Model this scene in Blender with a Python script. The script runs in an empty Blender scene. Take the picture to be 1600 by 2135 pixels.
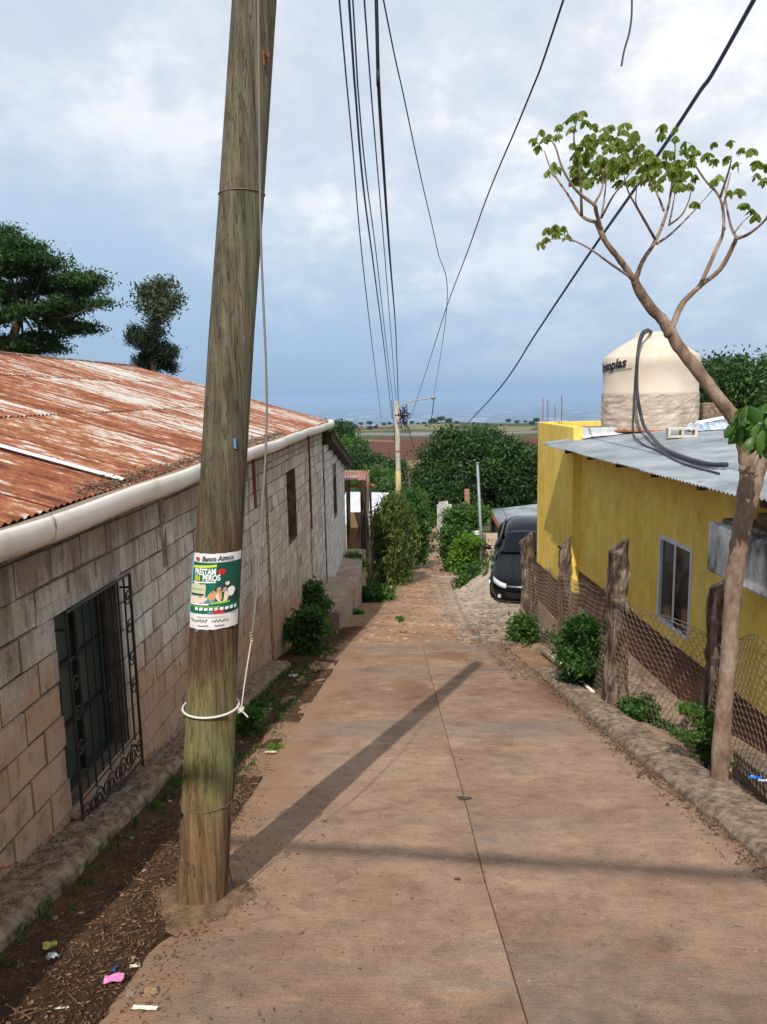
import bpy, math, random
import numpy as np
from mathutils import Vector, Matrix, Quaternion
random.seed(7); rng=np.random.default_rng(7)
S=bpy.context.scene
COL=S.collection
# ---------------------------------------------------------------- camera
FPX=1600.; W0=1600; H0=2135
PITCH,ROLL,YAW=8.7,1.16,2.5
def _basis():
    y=math.radians(YAW);p=math.radians(PITCH);ro=math.radians(ROLL)
    f=np.array([-math.sin(y)*math.cos(p),math.cos(y)*math.cos(p),-math.sin(p)])
    r=np.array([math.cos(y),math.sin(y),0]);u=np.cross(r,f)
    return f,math.cos(ro)*r-math.sin(ro)*u,math.cos(ro)*u+math.sin(ro)*r
CF,CR,CU=_basis()
cd=bpy.data.cameras.new('camera'); cam=bpy.data.objects.new('camera',cd); COL.objects.link(cam)
cd.sensor_fit='VERTICAL'; cd.sensor_height=24; cd.lens=24*FPX/H0
cd.clip_start=.05; cd.clip_end=200000
cam.matrix_world=Matrix(((CR[0],CU[0],-CF[0],0),(CR[1],CU[1],-CF[1],0),(CR[2],CU[2],-CF[2],0),(0,0,0,1)))
S.camera=cam
def ray(x,y): return CF+CR*(x-W0/2)/FPX-CU*(y-H0/2)/FPX
def atX(x,y,X): d=ray(x,y); return d*X/d[0]
def atY(x,y,Y): d=ray(x,y); return d*Y/d[1]
# line-walls: X = x0 - k*Y
def atL(x,y,x0,k=.079): d=ray(x,y); return d*x0/(d[0]+k*d[1])
def ppm(Y): return FPX/Y      # pixels of the photograph per metre at a distance
# ---------------------------------------------------------------- sun, sky
AZ,EL=math.radians(11.5),math.radians(47)
w=bpy.data.worlds.new('World'); S.world=w; w.use_nodes=True
wn=w.node_tree; wn.nodes.clear()
def nd(nt,t,**k):
    n=nt.nodes.new(t)
    for a,b in k.items(): setattr(n,a,b)
    return n
def L(nt,a,b): nt.links.new(a,b)
def mixc(nt,f,a,b,bt='MIX'):
    n=nd(nt,'ShaderNodeMix',data_type='RGBA',blend_type=bt); 
    for i,v in ((0,f),(6,a),(7,b)):
        s=n.inputs[i]
        if isinstance(v,bpy.types.NodeSocket): L(nt,v,s)
        elif isinstance(v,(int,float)): s.default_value=v if i==0 else (v,v,v,1)
        else: s.default_value=(*v,1)
    return n.outputs[2]
def ramp(nt,f,stops,interp='LINEAR'):
    n=nd(nt,'ShaderNodeValToRGB'); n.color_ramp.interpolation=interp
    e=n.color_ramp.elements
    while len(e)<len(stops): e.new(.5)
    for i,(p,c) in enumerate(stops):
        e[i].position=p; e[i].color=(*(c if hasattr(c,'__len__') else (c,c,c)),1)
    L(nt,f,n.inputs[0]); return n.outputs[0]
def mapv(nt,vec,scale=(1,1,1),rot=(0,0,0),loc=(0,0,0)):
    n=nd(nt,'ShaderNodeMapping'); n.inputs['Scale'].default_value=scale; n.inputs['Rotation'].default_value=rot; n.inputs['Location'].default_value=loc
    L(nt,vec,n.inputs['Vector']); return n.outputs[0]
def noise(nt,vec,scale,detail=4,rough=.55,dist=0):
    n=nd(nt,'ShaderNodeTexNoise'); n.inputs['Scale'].default_value=scale; n.inputs['Detail'].default_value=detail
    n.inputs['Roughness'].default_value=rough; n.inputs['Distortion'].default_value=dist
    L(nt,vec,n.inputs['Vector']); return n.outputs[0]
def math_(nt,op,a,b=None,clamp=False):
    n=nd(nt,'ShaderNodeMath',operation=op); n.use_clamp=clamp
    for s,v in ((n.inputs[0],a),(n.inputs[1],b)):
        if v is None: continue
        if isinstance(v,bpy.types.NodeSocket): L(nt,v,s)
        else: s.default_value=v
    return n.outputs[0]
sky=nd(wn,'ShaderNodeTexSky',sky_type='NISHITA'); sky.sun_disc=False; sky.sun_elevation=EL
sky.sun_rotation=math.radians(180)+AZ; sky.air_density=1.2; sky.dust_density=2.0; sky.ozone_density=1.2; sky.altitude=900
tc=nd(wn,'ShaderNodeTexCoord'); sp=nd(wn,'ShaderNodeSeparateXYZ'); L(wn,tc.outputs['Generated'],sp.inputs[0])
# clouds on a high flat layer: direction / (elevation + small)
den=math_(wn,'ADD',math_(wn,'MAXIMUM',sp.outputs[2],0.0),.42)
cx=math_(wn,'DIVIDE',sp.outputs[0],den); cy=math_(wn,'DIVIDE',sp.outputs[1],den)
cb=nd(wn,'ShaderNodeCombineXYZ'); L(wn,cx,cb.inputs[0]); L(wn,cy,cb.inputs[1]); cb.inputs[2].default_value=3.1
n1=noise(wn,mapv(wn,cb.outputs[0],(1,1,1)),1.0,9,.5,.1)
n2=noise(wn,mapv(wn,cb.outputs[0],(1,1,1),loc=(4,2,1)),5.0,10,.6,.15)
# cloud amount grows to the right (towards +X), where the bank of cumulus stands
bias=math_(wn,'MULTIPLY',math_(wn,'ADD',cx,math_(wn,'MULTIPLY',sp.outputs[2],.25)),.26)
base=math_(wn,'ADD',math_(wn,'ADD',math_(wn,'MULTIPLY',n1,.75),math_(wn,'MULTIPLY',n2,.25)),bias)
c1=ramp(wn,base,[(.36,0.0),(.50,.45),(.62,1.0)])
hor=ramp(wn,sp.outputs[2],[(-.02,0.0),(.03,.15),(.30,1.0)])
cf=mixc(wn,1.0,c1,hor,'MULTIPLY')
grad=ramp(wn,sp.outputs[2],[(0.0,(2.25,3.6,5.75)),(.08,(2.75,4.1,6.0)),(.2,(4.2,5.3,6.8)),(.38,(5.2,6.0,7.1)),(.9,(4.3,5.4,7.1))])
veil=mixc(wn,.86,sky.outputs[0],grad)
cloudcol=ramp(wn,n2,[(.34,(5.7,6.2,6.9)),(.5,(6.8,7.1,7.6)),(.62,(8.8,8.8,8.8))])
skyc=mixc(wn,math_(wn,'MULTIPLY',cf,.9),veil,cloudcol)
bg=nd(wn,'ShaderNodeBackground'); bg.inputs[1].default_value=.125; L(wn,skyc,bg.inputs[0])
wo=nd(wn,'ShaderNodeOutputWorld'); L(wn,bg.outputs[0],wo.inputs[0])
sd=bpy.data.lights.new('sun','SUN'); sd.energy=4.3; sd.angle=math.radians(.55); sd.color=(1,.93,.82)
so=bpy.data.objects.new('sun',sd); COL.objects.link(so)
sdir=Vector((math.sin(AZ)*math.cos(EL),math.cos(AZ)*math.cos(EL),-math.sin(EL)))
so.rotation_euler=sdir.to_track_quat('-Z','Y').to_euler()
so.location=(-10,-30,40)
S.view_settings.view_transform='Standard'; S.view_settings.look='None'; S.view_settings.exposure=0; S.view_settings.gamma=1
S.cycles.max_bounces=6; S.cycles.volume_bounces=0; S.cycles.transparent_max_bounces=8
# ---------------------------------------------------------------- scene helpers
ORG={}
def thing(name,label,cat,loc=(0,0,0),group=None):
    o=bpy.data.objects.new(name,None); COL.objects.link(o); o.location=[float(v) for v in loc]; o.empty_display_size=.2
    ORG[o.name]=np.array(loc,float); o['label']=label; o['category']=cat
    if group: o['group']=group
    return o
def tag(o,label,cat,group=None):
    o['label']=label; o['category']=cat
    if group: o['group']=group
    return o
def struct(o,kind='structure'): o['kind']=kind; return o
class MB:
    def __init__(s): s.v=[];s.f=[];s.t=[]
    def add(s,vs,fs,tint=.5):
        b=len(s.v); s.v.extend([tuple(map(float,p)) for p in vs]); s.f.extend([tuple(b+i for i in f) for f in fs])
        if hasattr(tint,'__len__'): s.t.extend(tint)
        else: s.t.extend([tint]*len(fs))
    def box(s,c,size,R=None,tint=.5,jit=0):
        c=np.array(c,float); h=np.array(size,float)/2
        vs=[]
        for i in range(8):
            p=np.array([(-1,1)[i&1],(-1,1)[i>>1&1],(-1,1)[i>>2&1]])*h
            if jit: p=p+rng.uniform(-jit,jit,3)
            if R is not None: p=np.array(R@Vector(p))
            vs.append(c+p)
        s.add(vs,[(0,2,3,1),(4,5,7,6),(0,1,5,4),(2,6,7,3),(0,4,6,2),(1,3,7,5)],tint)
    def hexa(s,b,t,tint=.5):   # bottom 4, top 4 (ccw from above)
        s.add(list(b)+list(t),[(3,2,1,0),(4,5,6,7),(0,1,5,4),(1,2,6,5),(2,3,7,6),(3,0,4,7)],tint)
    def tube(s,pts,rad,n=8,cap=True,tint=.5,wob=0):
        pts=[np.array(p,float) for p in pts]; m=len(pts)
        if not hasattr(rad,'__len__'): rad=[rad]*m
        vs=[]; a=None
        for i,p in enumerate(pts):
            d=pts[min(i+1,m-1)]-pts[max(i-1,0)]; d=d/(np.linalg.norm(d)+1e-9)
            if a is None:
                a=np.cross(d,(0,0,1.)) if abs(d[2])<.9 else np.cross(d,(0,1.,0))
            a=a-d*(a@d); a=a/(np.linalg.norm(a)+1e-9); b=np.cross(d,a)
            for k in range(n):
                th=2*math.pi*k/n; r=rad[i]*(1+ (rng.uniform(-wob,wob) if wob else 0))
                vs.append(p+(a*math.cos(th)+b*math.sin(th))*r)
        fs=[]
        for i in range(m-1):
            for k in range(n):
                k2=(k+1)%n; fs.append((i*n+k,i*n+k2,(i+1)*n+k2,(i+1)*n+k))
        if cap: fs+= [tuple(range(n-1,-1,-1)),tuple((m-1)*n+k for k in range(n))]
        s.add(vs,fs,tint)
    def lathe(s,prof,c,n=48,tint=.5):
        vs=[];m=len(prof)
        for r,z in prof:
            for k in range(n):
                th=2*math.pi*k/n; vs.append((c[0]+r*math.cos(th),c[1]+r*math.sin(th),c[2]+z))
        fs=[(i*n+k,i*n+(k+1)%n,(i+1)*n+(k+1)%n,(i+1)*n+k) for i in range(m-1) for k in range(n)]
        s.add(vs,fs,tint)
    def grid(s,P,tint=.5):   # P[i][j] points
        P=np.array(P,float); a,b=P.shape[:2]
        s.add(P.reshape(-1,3),[(i*b+j,i*b+j+1,(i+1)*b+j+1,(i+1)*b+j) for i in range(a-1) for j in range(b-1)],tint)
def build(name,m,mat,parent=None,smooth=False,bevel=0,subsurf=0,solid=0,angle=None):
    if isinstance(m,MB):
        V=np.array(m.v,dtype=np.float32).reshape(-1,3); F=m.f; T=m.t
    else: V,F,T=m
    loc=np.zeros(3)
    if parent is not None: loc=ORG[parent.name]
    else: loc=np.array([V[:,0].mean(),V[:,1].mean(),V[:,2].min()],float)
    me=bpy.data.meshes.new(name)
    V=V-loc.astype(np.float32)
    if isinstance(F,np.ndarray):
        n,k=F.shape
        me.vertices.add(len(V)); me.vertices.foreach_set('co',V.ravel())
        me.loops.add(n*k); me.loops.foreach_set('vertex_index',F.ravel().astype(np.int32))
        me.polygons.add(n); me.polygons.foreach_set('loop_start',np.arange(0,n*k,k,dtype=np.int32))
        me.update(calc_edges=True)
    else:
        me.from_pydata(V.tolist(),[],F)
    at=me.attributes.new('tint','FLOAT','FACE'); at.data.foreach_set('value',np.array(T,dtype=np.float32)[:len(me.polygons)])
    if smooth: me.polygons.foreach_set('use_smooth',[True]*len(me.polygons))
    me.materials.append(mat); me.update()
    o=bpy.data.objects.new(name,me); COL.objects.link(o)
    if parent is not None: o.parent=parent
    else: o.location=loc
    ORG[o.name]=loc
    if solid: x=o.modifiers.new('s','SOLIDIFY'); x.thickness=solid; x.offset=-1
    if bevel: x=o.modifiers.new('b','BEVEL'); x.width=bevel; x.segments=2; x.limit_method='ANGLE'
    if subsurf: x=o.modifiers.new('ss','SUBSURF'); x.levels=subsurf; x.render_levels=subsurf
    return o
def catmull(pts,n=8):
    P=[np.array(p,float) for p in pts]; P=[2*P[0]-P[1]]+P+[2*P[-1]-P[-2]]; out=[]
    for i in range(1,len(P)-2):
        for k in range(n):
            t=k/n; a,b,c,d=P[i-1:i+3]
            out.append(.5*((2*b)+(c-a)*t+(2*a-5*b+4*c-d)*t*t+(3*b-a-3*c+d)*t**3))
    out.append(P[-2]); return out
# ---------------------------------------------------------------- materials
def newmat(name):
    m=bpy.data.materials.new(name); m.use_nodes=True; nt=m.node_tree; b=nt.nodes['Principled BSDF']
    tc=nd(nt,'ShaderNodeTexCoord'); b.inputs['Specular IOR Level'].default_value=.3
    return m,nt,b,tc.outputs['Object']
def tintnode(nt): return nd(nt,'ShaderNodeAttribute',attribute_name='tint').outputs['Fac']
def bump(nt,b,h,st=.5,dist=.01):
    n=nd(nt,'ShaderNodeBump'); n.inputs['Strength'].default_value=st; n.inputs['Distance'].default_value=dist
    L(nt,h,n.inputs['Height']); L(nt,n.outputs[0],b.inputs['Normal'])
def G(name,c1,c2,scale=6,ms=(1,1,1),rough=.85,bs=.3,bd=.005,bscale=None,metal=0,tint=0,c3=None,lo=.35,hi=.65,spec=.3,detail=6):
    m,nt,b,co=newmat(name); v=mapv(nt,co,ms)
    n=noise(nt,v,scale,detail,.6)
    st=[(lo,c1),(hi,c2)] if c3 is None else [(lo,c1),((lo+hi)/2,c2),(hi,c3)]
    c=ramp(nt,n,st)
    if tint:
        t=math_(nt,'ADD',math_(nt,'MULTIPLY',tintnode(nt),2*tint),1-tint)
        c=mixc(nt,1.0,c,t,'MULTIPLY')
    L(nt,c,b.inputs['Base Color']); b.inputs['Roughness'].default_value=rough; b.inputs['Metallic'].default_value=metal
    b.inputs['Specular IOR Level'].default_value=spec
    if bs: bump(nt,b,noise(nt,v,bscale or scale*5,8,.65),bs,bd)
    return m
def plain(name,c,rough=.5,metal=0,spec=.4):
    m,nt,b,co=newmat(name); b.inputs['Base Color'].default_value=(*c,1); b.inputs['Roughness'].default_value=rough
    b.inputs['Metallic'].default_value=metal; b.inputs['Specular IOR Level'].default_value=spec; return m
def leafmat(name,c1,c2,trans=.35,rough=.5,c3=None):
    m,nt,b,co=newmat(name); t=tintnode(nt)
    c=ramp(nt,t,[(0,c1),(1,c2)] if c3 is None else [(0,c1),(.7,c2),(1,c3)])
    L(nt,c,b.inputs['Base Color']); b.inputs['Roughness'].default_value=rough; b.inputs['Specular IOR Level'].default_value=.35
    tr=nd(nt,'ShaderNodeBsdfTranslucent'); L(nt,mixc(nt,1.0,c,(1.1,1.25,.5),'MULTIPLY'),tr.inputs[0])
    mx=nd(nt,'ShaderNodeMixShader'); mx.inputs[0].default_value=trans
    L(nt,b.outputs[0],mx.inputs[1]); L(nt,tr.outputs[0],mx.inputs[2])
    L(nt,mx.outputs[0],nt.nodes['Material Output'].inputs[0]); return m
# block wall: per-block tint, soil splash near the ground, damp dark streaks at the top
def blockmat():
    m,nt,b,co=newmat('concrete_block'); t=tintnode(nt)
    g=nd(nt,'ShaderNodeNewGeometry').outputs['Position']
    n=noise(nt,co,3.,8,.65); fine=noise(nt,co,60,6,.7)
    c=ramp(nt,math_(nt,'ADD',math_(nt,'MULTIPLY',t,.6),math_(nt,'MULTIPLY',n,.5)),
        [(.2,(.38,.33,.275)),(.5,(.56,.51,.44)),(.8,(.70,.66,.59))])
    c=mixc(nt,1.0,c,ramp(nt,fine,[(.3,.68),(.7,1.18)]),'MULTIPLY')
    c=mixc(nt,ramp(nt,t,[(.93,0.0),(.95,.75)]),c,(.30,.17,.10))
    dr=noise(nt,mapv(nt,co,(1,3.2,.35),loc=(4,4,4)),2.6,8,.7,.3); c=mixc(nt,1.0,c,ramp(nt,dr,[(.36,.55),(.50,1.0),(.7,1.12)]),'MULTIPLY')
    # height above the sloping ground
    s=nd(nt,'ShaderNodeSeparateXYZ'); L(nt,g,s.inputs[0])
    h=math_(nt,'ADD',s.outputs[2],math_(nt,'ADD',math_(nt,'MULTIPLY',s.outputs[1],.19),1.70))
    hn=math_(nt,'ADD',h,math_(nt,'MULTIPLY',noise(nt,mapv(nt,co,(1,.8,.5)),1.6,5,.6),-1.3))
    f=ramp(nt,hn,[(0.0,.9),(.10,.0)] if 0 else [(0,.80),(.42,0.0)])
    c=mixc(nt,f,c,mixc(nt,n,(.36,.20,.11),(.52,.34,.21)))
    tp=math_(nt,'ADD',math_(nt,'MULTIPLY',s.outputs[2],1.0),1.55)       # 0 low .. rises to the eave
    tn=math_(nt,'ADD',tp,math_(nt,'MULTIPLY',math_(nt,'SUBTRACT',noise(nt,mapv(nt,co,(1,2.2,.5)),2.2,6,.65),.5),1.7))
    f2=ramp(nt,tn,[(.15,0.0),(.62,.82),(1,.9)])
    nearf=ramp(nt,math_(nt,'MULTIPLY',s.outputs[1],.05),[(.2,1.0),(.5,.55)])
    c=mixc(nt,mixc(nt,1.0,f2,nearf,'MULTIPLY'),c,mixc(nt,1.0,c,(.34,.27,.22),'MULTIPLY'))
    gr=noise(nt,mapv(nt,co,(1,1.2,.8),loc=(1,2,3)),7,9,.75,.4); c=mixc(nt,ramp(nt,gr,[(.52,0.0),(.66,.65)]),c,(.13,.095,.07))
    lt=noise(nt,mapv(nt,co,(1,1,.7),loc=(6,1,0)),3.5,8,.7,.5); c=mixc(nt,ramp(nt,lt,[(.58,0.0),(.72,.4)]),c,(.55,.51,.45))
    L(nt,c,b.inputs['Base Color']); b.inputs['Roughness'].default_value=.95; b.inputs['Specular IOR Level'].default_value=.15
    bump(nt,b,math_(nt,'ADD',noise(nt,co,45,9,.75),math_(nt,'MULTIPLY',gr,1.5)),.9,.008); return m
def roofmat():
    m,nt,b,co=newmat('rusty_zinc'); t=tintnode(nt)
    v=mapv(nt,co,(.8,4.6,.8)); n=noise(nt,v,1.3,10,.72,.35)
    v2=mapv(nt,co,(1.5,18,1.5)); n2=noise(nt,v2,1.4,9,.7)
    big=noise(nt,mapv(nt,co,(.5,.5,.5)),1.0,4,.6)
    k=math_(nt,'ADD',math_(nt,'ADD',math_(nt,'MULTIPLY',n,.55),math_(nt,'MULTIPLY',n2,.38)),math_(nt,'ADD',math_(nt,'MULTIPLY',t,.13),math_(nt,'MULTIPLY',big,.30)))
    k=math_(nt,'ADD',k,math_(nt,'MULTIPLY',math_(nt,'SUBTRACT',noise(nt,mapv(nt,co,(1,2.2,1),loc=(3,3,3)),5.5,9,.75,.5),.5),.55))
    c=ramp(nt,k,[(.50,(.09,.030,.018)),(.59,(.21,.070,.034)),(.675,(.32,.125,.062)),(.70,(.40,.23,.15)),(.735,(.50,.46,.42)),(.95,(.60,.61,.61))])
    c=mixc(nt,1.0,c,ramp(nt,noise(nt,co,35,6,.7),[(.3,.75),(.7,1.15)]),'MULTIPLY')
    L(nt,c,b.inputs['Base Color']); b.inputs['Roughness'].default_value=.8; b.inputs['Specular IOR Level'].default_value=.25
    bump(nt,b,noise(nt,co,50,6,.7),.3,.003); return m
def roadmat():
    m,nt,b,co=newmat('road_concrete')
    n=noise(nt,co,.55,8,.6,.4); n2=noise(nt,co,2.3,8,.65,.2); f=noise(nt,mapv(nt,co,(1.6,11,1)),6,8,.7); f2=noise(nt,co,110,4,.7)
    c=ramp(nt,math_(nt,'ADD',math_(nt,'MULTIPLY',n,.5),math_(nt,'MULTIPLY',n2,.5)),[(.34,(.21,.130,.088)),(.46,(.30,.195,.135)),(.56,(.35,.235,.165)),(.7,(.40,.29,.21))])
    c=mixc(nt,1.0,c,ramp(nt,f,[(.25,.74),(.40,.97),(.75,1.06)]),'MULTIPLY')
    c=mixc(nt,1.0,c,ramp(nt,f2,[(.3,.74),(.7,1.22)]),'MULTIPLY')
    sk=noise(nt,co,26,3,.6); c=mixc(nt,ramp(nt,sk,[(.66,0.0),(.71,.8)]),c,(.12,.08,.06)); c=mixc(nt,ramp(nt,sk,[(.26,.7),(.31,0.0)]),c,(.50,.42,.34))
    md=noise(nt,mapv(nt,co,(1,1.4,1),loc=(2,9,0)),5.5,8,.75,.6); c=mixc(nt,1.0,c,ramp(nt,md,[(.32,.70),(.5,1.0),(.68,1.2)]),'MULTIPLY')
    # red-brown soil washed over it and grey patches painted in place of soft foreground shade
    sp_=noise(nt,mapv(nt,co,(1,.6,1),loc=(3,1,0)),.9,7,.65,.5)
    c=mixc(nt,ramp(nt,sp_,[(.54,0.0),(.70,.8)]),c,(.17,.085,.048))
    sp2=noise(nt,mapv(nt,co,(.5,1.6,1),loc=(7,4,0)),.8,6,.6,.3)
    c=mixc(nt,ramp(nt,sp2,[(.52,0.0),(.7,.7)]),c,(.17,.145,.13))
    ps=nd(nt,'ShaderNodeSeparateXYZ'); L(nt,nd(nt,'ShaderNodeNewGeometry').outputs['Position'],ps.inputs[0])
    wn_=math_(nt,'MULTIPLY',math_(nt,'SUBTRACT',noise(nt,co,2.2,9,.7,.6),.5),7.0)
    e1_=math_(nt,'ADD',math_(nt,'SUBTRACT',ps.outputs[1],12.0),wn_); e2_=math_(nt,'ADD',math_(nt,'MULTIPLY',math_(nt,'ADD',ps.outputs[0],.82),-4.0),wn_)
    c=mixc(nt,math_(nt,'MAXIMUM',ramp(nt,e1_,[(0.0,0.0),(.9,.95)]),ramp(nt,e2_,[(0.0,0.0),(1.0,.85)])),c,mixc(nt,n2,(.22,.125,.075),(.38,.24,.155)))
    L(nt,c,b.inputs['Base Color']); b.inputs['Roughness'].default_value=.93; b.inputs['Specular IOR Level'].default_value=.15
    bump(nt,b,math_(nt,'ADD',f,math_(nt,'MULTIPLY',f2,1.2)),.7,.008); return m
def groundmat():
    m,nt,b,co=newmat('soil'); ca=nd(nt,'ShaderNodeAttribute',attribute_name='alb').outputs['Color']
    n=noise(nt,co,5,9,.7,.3); n2=noise(nt,co,40,8,.75)
    c=mixc(nt,1.0,ca,ramp(nt,n,[(.3,.6),(.5,1.0),(.7,1.35)]),'MULTIPLY')
    c=mixc(nt,1.0,c,ramp(nt,n2,[(.3,.7),(.7,1.3)]),'MULTIPLY')
    L(nt,c,b.inputs['Base Color']); b.inputs['Roughness'].default_value=1; b.inputs['Specular IOR Level'].default_value=.05
    bump(nt,b,math_(nt,'ADD',n,n2),.7,.03); return m
def polemat():
    m,nt,b,co=newmat('weathered_pole'); 
    v=mapv(nt,co,(1,1,.05)); n=noise(nt,v,38,9,.65,.15); n2=noise(nt,mapv(nt,co,(1,1,.02)),95,6,.7)
    s=nd(nt,'ShaderNodeSeparateXYZ'); L(nt,co,s.inputs[0])
    big=noise(nt,mapv(nt,co,(3,3,.9)),1.6,7,.65,.3)
    hz=math_(nt,'ADD',math_(nt,'MULTIPLY',s.outputs[2],.22),math_(nt,'MULTIPLY',math_(nt,'SUBTRACT',big,.5),.34))
    c=ramp(nt,hz,[(0.03,(.20,.118,.062)),(.10,(.21,.14,.07)),(.135,(.23,.22,.085)),(.21,(.22,.185,.08)),(.25,(.12,.072,.042)),(.40,(.11,.068,.042)),(.47,(.125,.110,.070)),(.7,(.150,.132,.086)),(1,(.14,.120,.080))])
    c=mixc(nt,1.0,c,ramp(nt,n,[(.3,.38),(.5,1.0),(.70,1.65)]),'MULTIPLY')
    # green tarnish patches
    g=noise(nt,mapv(nt,co,(3,3,.6),loc=(2,0,1)),2.4,6,.6); c=mixc(nt,ramp(nt,g,[(.5,0.0),(.68,.45)]),c,(.16,.19,.095))
    c=mixc(nt,ramp(nt,n2,[(.57,0.0),(.66,.85)]),c,(.035,.028,.02))
    ck=noise(nt,mapv(nt,co,(1,1,.035),loc=(9,2,4)),30,3,.5,.1); c=mixc(nt,ramp(nt,ck,[(.485,0.0),(.497,.75),(.503,.75),(.515,0.0)]),c,(.03,.022,.015))
    kn=nd(nt,'ShaderNodeTexVoronoi'); kn.inputs['Scale'].default_value=2.6; L(nt,mapv(nt,co,(1.6,1.6,.9)),kn.inputs['Vector']); c=mixc(nt,ramp(nt,kn.outputs[0],[(.05,.85),(.12,0.0)]),c,(.04,.028,.02))
    # scraps of old paper and lime
    k=noise(nt,mapv(nt,co,(1,1,.25),loc=(5,3,2)),30,5,.7); c=mixc(nt,ramp(nt,k,[(.69,0.0),(.74,.7)]),c,(.5,.5,.47))
    L(nt,c,b.inputs['Base Color']); b.inputs['Roughness'].default_value=.85; b.inputs['Specular IOR Level'].default_value=.2
    bump(nt,b,math_(nt,'ADD',n,math_(nt,'MULTIPLY',n2,-1.2)),1.0,.014); return m
def yellowmat():
    m,nt,b,co=newmat('yellow_paint'); n=noise(nt,mapv(nt,co,(1,1,.6)),1.5,7,.6,.2)
    c=ramp(nt,n,[(.3,(.70,.485,.075)),(.5,(.80,.575,.11)),(.7,(.84,.635,.17))])
    st=noise(nt,mapv(nt,co,(5,5,.5)),2.0,6,.65); c=mixc(nt,ramp(nt,st,[(.56,0.0),(.75,.45)]),c,(.40,.28,.09))
    sp_=noise(nt,co,9,6,.7); c=mixc(nt,ramp(nt,sp_,[(.68,0.0),(.78,.5)]),c,(.66,.60,.40)); c=mixc(nt,1.0,c,ramp(nt,noise(nt,co,4,9,.75,.4),[(.33,.78),(.5,1.0),(.7,1.08)]),'MULTIPLY')
    L(nt,c,b.inputs['Base Color']); b.inputs['Roughness'].default_value=.75; bump(nt,b,math_(nt,'ADD',noise(nt,co,30,7,.65),math_(nt,'MULTIPLY',noise(nt,co,5,5,.6),2.0)),.55,.008); return m
def zincmat(name='zinc',dark=0):
    m,nt,b,co=newmat(name); n=noise(nt,co,1.8,8,.65,.3); t=tintnode(nt)
    k=1-dark
    c=ramp(nt,n,[(.3,(.15*k,.175*k,.195*k)),(.5,(.26*k,.29*k,.315*k)),(.7,(.37*k,.40*k,.42*k))])
    c=mixc(nt,1.0,c,math_(nt,'ADD',math_(nt,'MULTIPLY',t,.4),.8),'MULTIPLY')
    r=noise(nt,mapv(nt,co,(1,1,1),loc=(3,0,0)),5,7,.7); c=mixc(nt,ramp(nt,r,[(.62,0.0),(.74,.7)]),c,(.22,.11,.06))
    L(nt,c,b.inputs['Base Color']); b.inputs['Roughness'].default_value=.55; b.inputs['Metallic'].default_value=.25; b.inputs['Specular IOR Level'].default_value=.4
    bump(nt,b,noise(nt,co,40,6,.6),.15,.003); return m
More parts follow.
